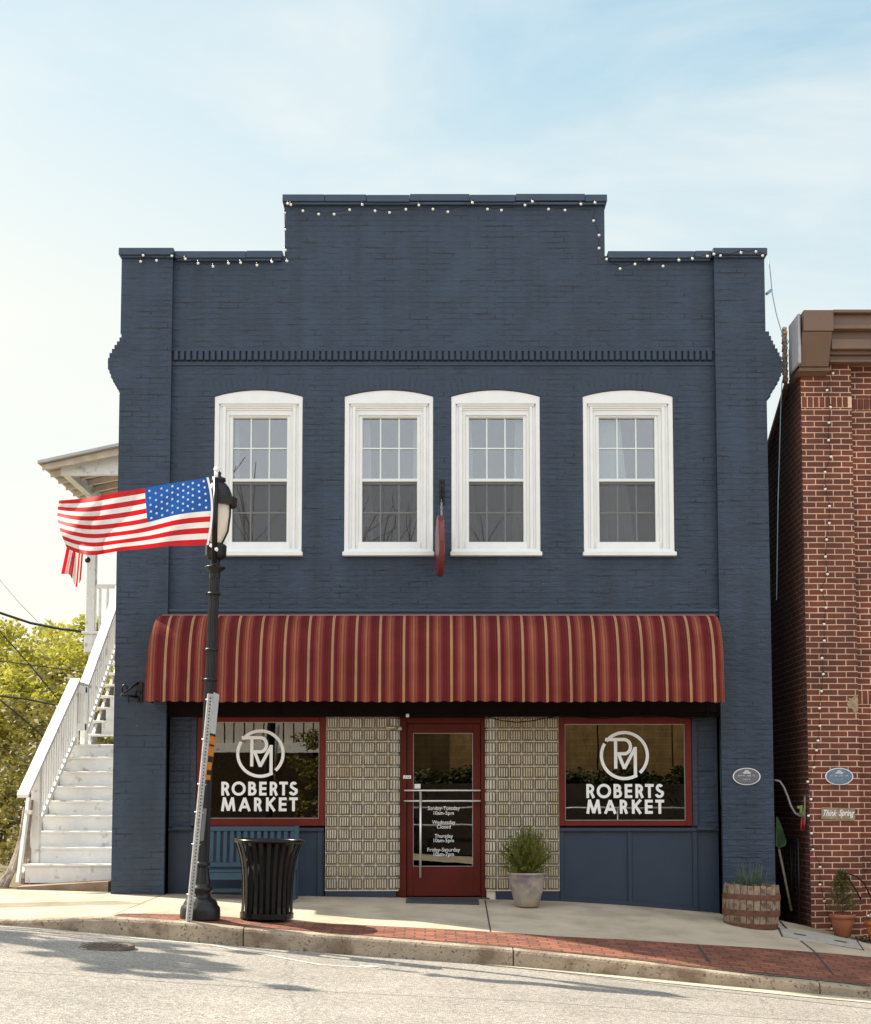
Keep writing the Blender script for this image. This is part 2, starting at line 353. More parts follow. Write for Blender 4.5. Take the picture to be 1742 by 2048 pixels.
T_B = []
for px_, py_ in ((222, 1831), (250, 1827), (420, 1831), (580, 1844), (871, 1858), (1121, 1874), (1444, 1892), (1628, 1905), (1742, 1915), (1850, 1925)):
    p_ = gpt(px_, py_); T_B.append((p_.x, p_.y / KW(p_.x)))
def sheet(name, xs, rows, zf, m, dz=0, mi=None):
    b = MB(); n = len(rows(xs[0]))
    for x in xs:
        for y in rows(x): b.v.append((x, y, zf(x, y) + dz))
    for i in range(len(xs) - 1):
        for j in range(n - 1):
            b.f.append([i * n + j, (i + 1) * n + j, (i + 1) * n + j + 1, i * n + j + 1]); b.m.append(0); b.s.append(True)
    return b.build(name, m)
XS = [-60, -40, -25, -15, -10, -8] + [-7 + 0.25 * i for i in range(65)] + [10, 12, 15, 25, 40, 60]
M_ground = mat('grassy_ground', (0.16, 0.13, 0.07), 0.95, 0.35, 0.8, 0.8, 20)
XG = [-400, -200, -100] + XS + [100, 200, 400]
def gzall(x, y):
    if y >= 0:
        z = gz(x, 0)
        if x < -9 and y > 12: z += min(14, (y - 12) * 0.03 * min(1, (-9 - x) / 10))
        return z - 0.03
    if y > KW(x): return min(gz(x, y), gz(x, 0)) - 0.25
    return rz(x, y) - 0.12
struct(sheet('ground', XG, lambda x: [-400, -200, -60, -30, -22, -12, -6, KW(x) - .02, KW(x) + .3, -0.6, -0.02, 0, 3, 8, 15, 30, 60, 120, 300, 700], gzall, M_ground))
struct(sheet('pavement', XS, lambda x: [KW(x) + 0.14, KW(x) * .8, KW(x) * .6, KW(x) * .4, KW(x) * .2, 0.0, 0.25], lambda x, y: gz(x, y), M_concrete))
# asphalt
def road_mat():
    m = bpy.data.materials.new('old_asphalt'); m.use_nodes = True; t = m.node_tree; p = t.nodes['Principled BSDF']; l = t.links.new
    p.inputs['Roughness'].default_value = 0.88; c = t.nodes.new('ShaderNodeTexCoord')
    def noise(s, d=4, ro=.5):
        n = t.nodes.new('ShaderNodeTexNoise'); n.inputs['Scale'].default_value = s; n.inputs['Detail'].default_value = d; n.inputs['Roughness'].default_value = ro
        l(c.outputs['Object'], n.inputs['Vector']); return n
    v = t.nodes.new('ShaderNodeTexVoronoi'); v.inputs['Scale'].default_value = 62; l(c.outputs['Object'], v.inputs['Vector'])
    r = t.nodes.new('ShaderNodeValToRGB'); e = r.color_ramp.elements; e[0].position = 0.0; e[0].color = (0.16, 0.149, 0.134, 1); e[1].position = 1; e[1].color = (0.40, 0.368, 0.325, 1)
    sep = t.nodes.new('ShaderNodeSeparateColor'); l(v.outputs['Color'], sep.inputs[0]); l(sep.outputs[0], r.inputs[0])
    n1 = noise(1.1, 6, .6); r1 = t.nodes.new('ShaderNodeMapRange'); r1.inputs[1].default_value = .3; r1.inputs[2].default_value = .7; r1.inputs[3].default_value = .82; r1.inputs[4].default_value = 1.12
    l(n1.outputs[0], r1.inputs[0]); mu = t.nodes.new('ShaderNodeVectorMath'); mu.operation = 'SCALE'; l(r.outputs[0], mu.inputs[0]); l(r1.outputs[0], mu.inputs['Scale'])
    n2 = noise(150, 3); r2 = t.nodes.new('ShaderNodeMapRange'); r2.inputs[1].default_value = .3; r2.inputs[2].default_value = .7; r2.inputs[3].default_value = .7; r2.inputs[4].default_value = 1.25
    l(n2.outputs[0], r2.inputs[0]); m2 = t.nodes.new('ShaderNodeVectorMath'); m2.operation = 'SCALE'; l(mu.outputs[0], m2.inputs[0]); l(r2.outputs[0], m2.inputs['Scale'])
    # a few long cracks
    vc = t.nodes.new('ShaderNodeTexVoronoi'); vc.feature = 'DISTANCE_TO_EDGE'; vc.inputs['Scale'].default_value = 0.16
    nn = noise(2.5, 5, .6); ad = t.nodes.new('ShaderNodeVectorMath'); ad.operation = 'MULTIPLY_ADD'; ad.inputs[1].default_value = (.35, .35, .35)
    l(nn.outputs['Color'], ad.inputs[0]); l(c.outputs['Object'], ad.inputs[2]); l(ad.outputs[0], vc.inputs['Vector'])
    rc = t.nodes.new('ShaderNodeMapRange'); rc.inputs[1].default_value = 0.0006; rc.inputs[2].default_value = 0.0022; rc.inputs[3].default_value = 0.35; rc.inputs[4].default_value = 0
    l(vc.outputs[0], rc.inputs[0]); mk = t.nodes.new('ShaderNodeMixRGB'); mk.inputs[2].default_value = (.05, .045, .04, 1)
    l(rc.outputs[0], mk.inputs[0]); l(m2.outputs[0], mk.inputs[1]); l(mk.outputs[0], p.inputs['Base Color'])
    b = t.nodes.new('ShaderNodeBump'); b.inputs['Strength'].default_value = .9; b.inputs['Distance'].default_value = .008
    l(v.outputs['Distance'], b.inputs['Height']); l(b.outputs[0], p.inputs['Normal']); return m
struct(sheet('road', XS, lambda x: [-19.5, -16, -13, -10, -8, -6.5, -5.2, -4.4, KW(x) - 0.0], lambda x, y: rz(x, y), road_mat()))
# kerb
b = MB(); joints = [AX(485, 1875, -3.2), AX(1027, 1915, -3.4), AX(1640, 1975, -3.6), -6.6, -9.5, 7.5]
cut = sorted([-60] + joints + [60])
for a0, a1 in zip(cut, cut[1:]):
    xs = [a0 + 0.006] + [x for x in XS if a0 + .02 < x < a1 - .02] + [a1 - 0.006]
    prof = lambda x: [(KW(x), rz(x, KW(x)) - .1), (KW(x), interp(T_K, x) - .03), (KW(x) + .012, interp(T_K, x) - .008), (KW(x) + .035, interp(T_K, x) + .001), (KW(x) + .15, interp(T_K, x) + .006), (KW(x) + .15, interp(T_K, x) - .2)]
    vs = [(x, y, z) for x in xs for y, z in prof(x)]; n = 6
    b.add(vs, [(i * n + j, (i + 1) * n + j, (i + 1) * n + j + 1, i * n + j + 1) for i in range(len(xs) - 1) for j in range(n - 1)] + [list(range(n)), [(len(xs) - 1) * n + k for k in range(n)]])
struct(b.build('kerb', M_kerb))
# brick paving band beside the kerb
def pave_mat():
    m = brick_mat('red_paver', 'x', (0.30, 0.105, 0.06), (0.17, 0.055, 0.034), (0.075, 0.045, 0.035), 0.21, 0.105, 0.009)
    t = m.node_tree
    for n in t.nodes:
        if n.type == 'COMBXYZ':
            s = [x for x in t.nodes if x.type == 'SEPXYZ'][0]; t.links.new(s.outputs[1], n.inputs[1])
    return m
XB = [x for x in [AX(222, 1850, -3)] + [-4 + .25 * i for i in range(60)] if x < 11]
XB = sorted(x for x in XB if x >= AX(222, 1850, -3))
struct(sheet('brick_paving', XB, lambda x: [KW(x) + .15, KW(x) * (1 + interp(T_B, x)) / 2, KW(x) * interp(T_B, x)], gz, pave_mat(), 0.005))
# paving joints
M_joint = mat('dark_joint', (0.05, 0.042, 0.035), 0.95, 0.2, 10, 0)  # dark colour of the joint lines
b = MB()
def strip_on(b, p0, p1, w, zf, dz, n=8):
    (x0, y0), (x1, y1) = p0, p1; dx, dy = x1 - x0, y1 - y0; l = math.hypot(dx, dy); nx, ny = -dy / l * w / 2, dx / l * w / 2
    vs = []
    for i in range(n + 1):
        t = i / n; x, y = x0 + dx * t, y0 + dy * t
        vs += [(x + nx, y + ny, zf(x + nx, y + ny) + dz), (x - nx, y - ny, zf(x - nx, y - ny) + dz)]
    b.add(vs, [(2 * i, 2 * i + 1, 2 * i + 3, 2 * i + 2) for i in range(n)])
for x, w in ((0.60, .016), (-3.3, .008), (7.6, .012)):
    strip_on(b, (x, 0), (x - 0.02, KW(x) * interp(T_B, x)), w, gz, .003)
for pa_, pb_ in (((1560, 1841), (1583, 1868)), ((1602, 1882), (1630, 1904))):
    qa, qb = gpt(*pa_), gpt(*pb_); strip_on(b, (qa.x, qa.y), (qb.x, qb.y), .022, gz, .003)
for pa_, pb_, wd_ in (((1395, 1891), (1420, 1926), .03), ((1630, 1906), (1668, 1952), .024)):
    qa, qb = gpt(*pa_), gpt(*pb_); strip_on(b, (qa.x, qa.y), (qb.x, qb.y), wd_, gz, .0075)
for x in [AX(222, 1850, -3)]: strip_on(b, (x, KW(x) + .15), (x + .45, KW(x) * .72), .012, gz, .0075)
struct(b.build('pavement_joint', M_joint))
# ramp lines at the left, scored concrete
M_score = mat('scored_concrete', (0.27, 0.22, 0.16), 0.95, 0.25, 10, 0.8, 50)
b = MB()
for k in range(5): strip_on(b, (-6.5, -1.75 - .09 * k), (-3.65 + 0.1 * k, -1.0 - .09 * k), .03, gz, .004)
struct(b.build('pavement_scoring', M_score))
# paint on the road: locating marks and the pale gutter seam
M_paint = mat('worn_road_paint', (0.80, 0.76, 0.66), 0.8, 0.12, 12, 0.3, 60, speck=(90, .58, .7, (.35, .32, .28)))
b = MB()
def rpt(px, py):
    y = -5.0; p = None
    for _ in range(14):
        p = at(px, py, y); h = rz(p.x, p.y)
        y = -D + (D + y) * (CZ - h) / max(.05, (CZ - p.z)); y = max(-12, min(KW(p.x) - .02, y))
    return (p.x, p.y)
pl = [(262, 1876), (420, 1890), (520, 1908), (640, 1930), (735, 1936), (815, 1943)]
for a0, a1 in zip(pl, pl[1:]): strip_on(b, rpt(*a0), rpt(*a1), .035, rz, .004, 4)
q = rpt(737, 1934); strip_on(b, (q[0] - .08, q[1]), (q[0] + .08, q[1] - .01), .10, rz, .0085, 2)
pl = [(330, 1876), (500, 1893), (640, 1908)]
struct(b.build('road_marking', M_paint))
b = MB()
pl = [(0, 1942), (300, 1962), (700, 1986), (1060, 2003), (1400, 2028), (1700, 2046)]
for a0, a1 in zip(pl, pl[1:]): strip_on(b, rpt(*a0), rpt(*a1), .010, rz, .003, 5)
pl = [(960, 1930), (1120, 1946), (1250, 1962), (1500, 1990), (1742, 2018)]
for a0, a1 in zip(pl, pl[1:]): strip_on(b, rpt(*a0), rpt(*a1), .022, rz, .0035, 5)
struct(b.build('road_seam', M_joint))
b = MB(); vs = []
for px_, py_ in ((960, 1929), (1030, 1936), (1130, 1946), (1280, 1962), (1430, 1977), (1600, 1994), (1742, 2007), (1900, 2023)):
    x, y = rpt(px_, py_); vs += [(x, KW(x) + .0, rz(x, KW(x)) + .006), (x, y, rz(x, y) + .006)]
b.add(vs, [(2 * i, 2 * i + 1, 2 * i + 3, 2 * i + 2) for i in range(len(vs) // 2 - 1)])
struct(b.build('gutter', mat('gutter_concrete', (.44, .385, .30), .9, .15, 5, .4, 50, speck=(60, .6, .7, (.3, .26, .2)))))
# manhole and service cover
c = rpt(190, 1893); t = thing('manhole_cover', 'round rusty cast iron manhole cover set in the asphalt by the kerb ramp', 'manhole cover', (c[0], c[1], rz(*c)))
M_rust = mat('rusty_iron', (0.13, 0.095, 0.075), 0.75, 0.3, 14, 0.4, 50)
MB().lathe([(.30, .004), (.36, .010), (.36, -.02)], seg=36).build('frame', M_rust, t, False)
b = MB().lathe([(.0001, .004), (.295, .004), (.295, -.02)], seg=36)
for i in range(-5, 6):
    for j in range(-5, 6):
        if i * i + j * j < 26: b.box(i * .05 - .015, i * .05 + .015, j * .05 - .015, j * .05 + .015, .004, .012)
b.build('lid', M_rust, t, False)
q_ = gpt(1640, 1878); cx, cy = q_.x, q_.y
t = thing('utility_cover', 'flat grey rectangular meter cover let into the sloping concrete pavement', 'utility cover', (cx, cy, gz(cx, cy)))
sl = math.atan((gz(cx + .4, cy) - gz(cx - .4, cy)) / .8); slx = math.atan((gz(cx, cy + .3) - gz(cx, cy - .3)) / .6)
t.rotation_euler = (slx, -sl, R(-8))
M_lid = mat('grey_composite_lid', (0.36, 0.34, 0.30), 0.8, 0.12, 12, 0.4, 60)
MB().box(-.46, .46, -.30, .30, -.03, .006).build('frame', M_joint, t, False)
b = MB().box(-.44, .44, -.28, .28, -.02, .012, .004); b.box(-.30, -.16, -.04, .04, .012, .0135, mi=1); b.box(.16, .30, -.04, .04, .012, .0135, mi=1)
b.build('lid', [M_lid, M_joint], t, False)

# ================================================================== NAVY SHOP BUILDING
B = thing('shop_building', 'two-storey brick shop painted navy blue with stepped parapet and striped awning', 'building')
XL = AX(222, 1780, -.08); XR = AX(1551, 1780, -.08)
XLi = AX(338, 1220); XRi = AX(1436, 1225)
ZC = AZc(400); ZS = AZc(512); SX0 = AX(570, 450); SX1 = AX(1209, 450); ZLOW = -1.2
ZB = AZc(1232)        # underside of the upper wall
ZP = AZc(505, -.08)
wins = [(427, 605), (688, 867), (902, 1081), (1166, 1348)]
def arch(x0, x1, z0, zs, zc, n=12):
    w = x1 - x0; h = zc - zs; rr = (w * w / 4 + h * h) / (2 * h); cz = zc - rr; xc = (x0 + x1) / 2
    pts = [(x0, z0), (x1, z0)]
    for i in range(n + 1):
        x = x1 - w * i / n; pts.append((x, cz + math.sqrt(rr * rr - (x - xc) ** 2)))
    return pts
WZ0, WZS, WZC = AZc(1104), AZc(792.5), AZc(779.5)
WX = [(AX(a, 950), AX(b_, 950)) for a, b_ in wins]
outer = [(XL + .02, ZLOW), (XLi, ZLOW), (XLi, ZB), (XRi, ZB), (XRi, ZLOW), (XR - .02, ZLOW), (XR - .02, ZS), (SX1, ZS), (SX1, ZC), (SX0, ZC), (SX0, ZS), (XL + .02, ZS)]
b = MB().plate(outer, [arch(a, c, WZ0, WZS, WZC) for a, c in WX], 0, 0.26, 0, 1)
b.build('wall', [M_wall, mat('bare_red_reveal', (.07, .016, .012), .8, .3, 8, .2)], B)
b = MB(); b.box(XL + .02, XL + .28, .26, 13, ZLOW, ZS - .3); b.box(XR - .28, XR - .02, .26, 13, ZLOW, ZS - .3); b.box(XL + .28, XR - .28, 12.8, 13, ZLOW, ZS - .6)
b.build('side_wall', M_wally, B)
b = MB(); b.box(XL + .28, XR - .28, .26, 12.8, ZS - 1.0, ZS - .9); b.box(XL + .28, XR - .28, .45, 12.8, ZB + .0, ZB + .2); b.box(XL + .28, XR - .28, 3.2, 3.4, -.6, ZS - 1.0)
b.build('floor_slab', M_dark, B)
# corner piers with the corbelled swelling
def pier(x_in, x_out, sgn, pts):
    zs = [ZLOW] + [p[0] for p in pts] + [ZP]
    poly = [(x_in, ZLOW), (x_in, ZP)]
    prof = [(x_out, ZP)] + pts_to(pts, x_out, sgn) + [(x_out + 0.0 * sgn, ZLOW)]
    poly = [(x_in, ZLOW)] + [(x_in, ZP)] + prof
    if sgn > 0: poly = poly
    MB().plate(poly, [], -.085, .30, 0, 0).build('pier', M_wall, B)
def pts_to(pts, x_out, sgn): return [(x, z) for x, z in pts]
def corbel(steps, xo, sgn, Y=-.08):
    pts = []; lastx = xo
    for px, py in steps:
        p = at(px, py, Y); pts.append((lastx, p.z)); pts.append((p.x, p.z)); lastx = p.x
    pts.append((xo, pts[-1][1] - .03)); return pts
lc = corbel([(243, 667), (239, 675), (234, 683), (229, 690), (224, 698), (219, 706), (216, 716), (216, 728), (219, 738), (222, 746), (226, 755), (230, 763), (234, 770), (238, 777), (241, 784)], XL, -1)
rc = corbel([(1538, 663), (1542, 672), (1546, 681), (1550, 689), (1555, 697), (1559, 705), (1563, 713), (1565, 722), (1565, 735), (1562, 744), (1559, 752), (1555, 760), (1550, 768), (1545, 776), (1541, 784), (1538, 793)], XR, 1)
pier(XLi, XL, -1, lc); pier(XRi, XR, 1, rc)
# copings
for i, (x0, x1, z, y0) in enumerate([(XL - .03, XLi + .02, ZP, -.14), (XLi + .022, SX0 - .02, ZS, -.07), (SX0 - .03, SX1 + .03, ZC, -.07), (SX1 + .032, XRi - .022, ZS, -.07), (XRi - .02, XR + .03, ZP, -.14)]):
    b = MB(); x = x0
    while x < x1 - .01:         # irregular lapped coping pieces
        x2 = min(x1, x + random.uniform(.5, 1.1)); j = random.uniform(-.008, .012)
        if x1 - x2 < .2: x2 = x1
        b.box(x, x2 - .002, y0 + j * .5, .34, z - .045 + j, z + .045 + j, .006); x = x2
    b.box(x0 + .02, x1 - .02, y0 + .025, .30, z - .075, z - .045)
    b.build('coping', M_navyt, B)
# soldier-brick dentil course
b = MB(); z0, z1 = AZc(722), AZc(703); x = XLi + .02
while x < XRi - .06:
    p = random.uniform(-.004, .004); b.box(x, x + .056, -.045 + p, .01, z0 + p * .5, z1, .006); x += .0765
b.box(XLi, XRi, -.018, .01, z1, z1 + .03); b.box(XLi, XRi, -.014, .01, z0 - .06, z0 - .012)
b.build('dentil_course', M_navy, B)
# segmental arch rings over the windows, one brick face proud by 4 mm
for a, c in WX:
    b = MB(); w = c - a; h = WZC - WZS; rr = (w * w / 4 + h * h) / (2 * h); cz = WZC - rr; xc = (a + c) / 2; half = math.asin(w / 2 / rr) * 1.06
    for i in range(17):
        t0 = -half + 2 * half * i / 17 + .004; t1 = -half + 2 * half * (i + 1) / 17 - .004
        pts = [(xc + r_ * math.sin(t_), cz + r_ * math.cos(t_)) for r_, t_ in ((rr + .012, t0), (rr + .012, t1), (rr + .20, t1), (rr + .20, t0))]
        pr = -.0012 - random.random() * .0015
        b.add([(x, pr, z) for x, z in pts] + [(x, .01, z) for x, z in pts], [(0, 1, 2, 3), (0, 4, 5, 1), (1, 5, 6, 2), (2, 6, 7, 3), (3, 7, 4, 0)])
    b.build('window_arch', M_navy, B)
# ledge above the awning
b = MB(); z = AZc(1222)
b.box(XLi, XRi, -.06, .0, z - .02, z + .02, .006); b.box(XLi, XRi, -.035, .0, z - .06, z - .02)
b.build('ledge', M_navyt, B)

# ---- upper windows
def frame_ring(b, x0, x1, z0, z1, w, ya, yb, wt=None, wb=None, mi=0, bev=.004):
    wt = w if wt is None else wt; wb = w if wb is None else wb
    b.box(x0, x0 + w, ya, yb, z0, z1, bev, mi); b.box(x1 - w, x1, ya, yb, z0, z1, bev, mi)
    if wt: b.box(x0 + w, x1 - w, ya, yb, z1 - wt, z1, bev, mi)
    if wb: b.box(x0 + w, x1 - w, ya, yb, z0, z0 + wb, bev, mi)
M_screen = glass_mat('insect_screen', 0, (.5, .5, .5))
t_ = M_screen.node_tree; t_.nodes.clear(); o_ = t_.nodes.new('ShaderNodeOutputMaterial'); ms_ = t_.nodes.new('ShaderNodeMixShader'); df_ = t_.nodes.new('ShaderNodeBsdfDiffuse'); df_.inputs[0].default_value = (.085, .078, .078, 1)
tr_ = t_.nodes.new('ShaderNodeBsdfTransparent'); ms_.inputs[0].default_value = .55; t_.links.new(tr_.outputs[0], ms_.inputs[1]); t_.links.new(df_.outputs[0], ms_.inputs[2]); t_.links.new(ms_.outputs[0], o_.inputs[0])
M_curt = mat('sheer_curtain', (0.85, 0.88, 0.88), 0.9, 0.1, 4, 0)
glassx = [(465, 575), (724, 835), (937, 1047), (1197, 1310)]
for wi, ((x0, x1), (g0, g1)) in enumerate(zip(WX, glassx)):
    gx0, gx1 = AX(g0, 950, .1), AX(g1, 950, .1)
    w = MB()
    ins = gx0 - x0; insr = x1 - gx1
    # outer casing: arched board, opening cut for the sashes
    za = AZc(803)
    w.plate(arch(x0 + .004, x1 - .004, za, WZS - .004, WZC - .006), [], .012, .10)
    wo = w.build('window', M_white, B)
    part_label(wo, ['white arched window behind the street lamp', 'white arched window left of the hanging sign', 'white arched window right of the hanging sign', 'white arched window with a pale curtain'][wi])
    c = MB()
    st = .31 * ins
    for k, (off, y) in enumerate(((0, .006), (.26, .032), (.44, .018), (.62, .05), (.80, .068))):
        nx = [.26, .44, .62, .80, 1.0][k]
        c.box(x0 + ins * off + .004, x0 + ins * nx + .004, y, .14, WZ0, za - .001 - (0 if k == 0 else .03), .004)
        c.box(x1 - insr * nx - .004, x1 - insr * off - .004, y, .14, WZ0, za - .001 - (0 if k == 0 else .03), .004)
    zt = AZc(822, .1); zg1 = AZc(836, .1); zg0 = AZc(1086, .1)
    # bed mould: sloping cove under the arched board
    for k in range(5):
        c.box(x0 + ins * (.26 + .1 * k), x1 - insr * (.26 + .1 * k), -.005 + .014 * k, .14, za - .005 - (k + 1) * .024, za - .005 - k * .024, .003)
    c.box(x0 + ins * .8, x1 - insr * .8, .05, .14, zg1 + .02, zt, .004); c.box(x0 + ins * .9, x1 - insr * .9, .07, .14, zg1, zg1 + .02, .003)
    c.box(x0 + ins * .8, x1 - insr * .8, .03, .14, WZ0, zg0 - .0, .004)
    c.build('casing', M_white, wo)
    s = MB(); zb = AZc(1113)
    s.box(x0 - .012, x1 + .012, -.075, .03, zb, zb + .05, .006)
    s.add([(x0 + .005, -.06, zb + .05), (x1 - .005, -.06, zb + .05), (x1 - .02, .06, zb + .115), (x0 + .02, .06, zb + .115), (x0 + .005, .1, zb + .05), (x1 - .005, .1, zb + .05)], [(0, 1, 2, 3), (0, 3, 4), (1, 5, 2), (4, 3, 2, 5)])
    s.build('sill', M_white, wo)
    zm = AZc(961, .1); us = MB(); frame_ring(us, gx0 - .005, gx1 + .005, zm - .02, zg1 + .005, .012, .082, .12, None, .04); 
    us.box(gx0, gx1, .07, .1, zm - .02, zm + .012, .003)
    for k in (1, 2):
        x = gx0 + (gx1 - gx0) * k / 3; us.box(x - .0085, x + .0085, .10, .118, zm, zg1)
    z = AZc(897, .1); us.box(gx0, gx1, .1005, .1175, z - .0085, z + .0085)
    us.build('upper_sash', M_muntin, wo)
    ls = MB(); frame_ring(ls, gx0 - .005, gx1 + .005, zg0, zm - .02, .016, .10, .13, .03, .02)
    for k in (1, 2):
        x = gx0 + (gx1 - gx0) * k / 3; ls.box(x - .0085, x + .0085, .122, .138, zg0, zm - .02)
    z = AZc(1025, .1); ls.box(gx0, gx1, .1225, .1375, z - .0085, z + .0085)
    ls.build('lower_sash', M_muntin, wo)
    MB().box(gx0, gx1, .120, .122, zm, zg1).build('upper_pane', M_glass, wo)
    MB().box(gx0, gx1, .140, .142, zg0, zm - .02).build('lower_pane', M_glass, wo)
    sc = MB(); sc.add([(gx0, .097, zg0), (gx1, .097, zg0), (gx1, .097, zm - .03), (gx0, .097, zm - .03)], [(0, 1, 2, 3)]); frame_ring(sc, gx0, gx1, zg0 + .001, zm - .022, .008, .092, .099, None, None, 1, 0)
    sc.build('insect_screen', [M_screen, mat('screen_frame', (.25, .24, .23), .5, .1, 5, 0)], wo)
    cu = MB()
    spans = [[(gx0, gx0 + .05)], [(gx0, gx0 + .09), (gx1 - .05, gx1)], [(gx0, gx0 + .05), (gx1 - .09, gx1)], [(gx0 + .02, gx0 + .3)]][wi]
    for a, c_ in spans:
        n = 14; vs = []
        for i in range(n + 1):
            for zz, sp in ((zg1, 1.0), ((zg0 + zg1) / 2, 1.25), (zg0, 1.6)):
                cx_ = (a if a - gx0 < .1 else c_); base = gx0 if a - gx0 < .1 else gx1
                t = i / n; xx = a + (c_ - a) * t; xx = base + (xx - base) * sp
                vs.append((xx, .30 + .012 * math.sin(i * 2.1), zz))
        cu.add(vs, [(i * 3 + j, (i + 1) * 3 + j, (i + 1) * 3 + j + 1, i * 3 + j + 1) for i in range(n) for j in range(2)], 0, True)
    cu.build('curtain', M_curt, wo)
MB().box(XL + .5, XR - .5, 1.2, 1.25, AZc(1130), AZc(770)).build('partition', mat('room_wall', (.20, .23, .25), .9, .05, 2, 0), B)

# ---- storefront, set back YS
YS = .16
ztop = AZc(1434, YS); zsill = AZc(1652, YS)
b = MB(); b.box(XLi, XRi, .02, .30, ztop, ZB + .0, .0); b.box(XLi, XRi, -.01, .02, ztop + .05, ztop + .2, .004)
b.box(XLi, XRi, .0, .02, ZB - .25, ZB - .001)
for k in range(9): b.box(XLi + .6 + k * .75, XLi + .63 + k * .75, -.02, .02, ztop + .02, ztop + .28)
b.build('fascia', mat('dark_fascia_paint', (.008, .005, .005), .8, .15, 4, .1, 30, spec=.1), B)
def X(px, Y=YS): return AX(px, 1600, Y)
def panel_area(px0, px1, battens, ledges):
    b = MB(); x0, x1 = px0, px1; zt = zsill - .02
    b.box(x0, x1, YS + .03, YS + .25, ZLOW, zt)
    for (xa, wd) in battens: b.box(xa - wd / 2, xa + wd / 2, YS + .006, YS + .03, ZLOW, zt, .004)
    b.box(x0, x1, YS - .02, YS + .03, zt - .045, zt, .005)
    return b
M_panel = M_navy
xl0, xl1 = XLi, X(393); xr0, xr1 = X(1386), XRi
bk = panel_area(XLi, X(648), [(X(385), .07), (X(520), .05), (X(640), .06)], None); bk.build('bulkhead', M_panel, B)
bk = panel_area(X(1119), XRi, [(X(1123), .05), (X(1259), .05), (X(1389), .06)], None)
for xx0, xx1 in ((X(1119), X(1259)), (X(1259), X(1389))):     # base rail following the slope
    za, zb_ = gz(xx0, 0), gz(xx1, 0); n0 = len(bk.v)
    bk.add([(xx0, YS + .008, za - .3), (xx1, YS + .008, zb_ - .3), (xx1, YS + .008, zb_ + .05), (xx0, YS + .008, za + .05), (xx0, YS + .035, za + .05), (xx1, YS + .035, zb_ + .05)], [(0, 1, 2, 3), (3, 2, 5, 4)])
bk.build('bulkhead', M_panel, B)
for sx0, sx1, side in ((XLi, X(393), -1), (X(1384), XRi, 1)):
    b = MB(); b.box(sx0, sx1, YS + .025, YS + .25, zsill - .019, ztop)
    if side < 0: b.box(X(380), X(392), YS - .005, YS + .03, zsill, ztop, .004)
    else: b.box(X(1385), X(1396), YS - .005, YS + .03, zsill, ztop, .004)
    z = AZc(1540, YS); b.box(sx0 + .02, sx1 - .06, YS + .0, YS + .03, z - .008, z + .012)
    z = AZc(1434, YS); b.box(sx0 + .03, sx1 - .08, YS - .01, YS + .03, z - .04, z - .002)
    z = AZc(1657, YS); b.box(sx0 + .05, sx1 - .05, YS - .05, YS + .03, z - .02, z + .025, .004)
    b.build('side_panel', M_wall, B)
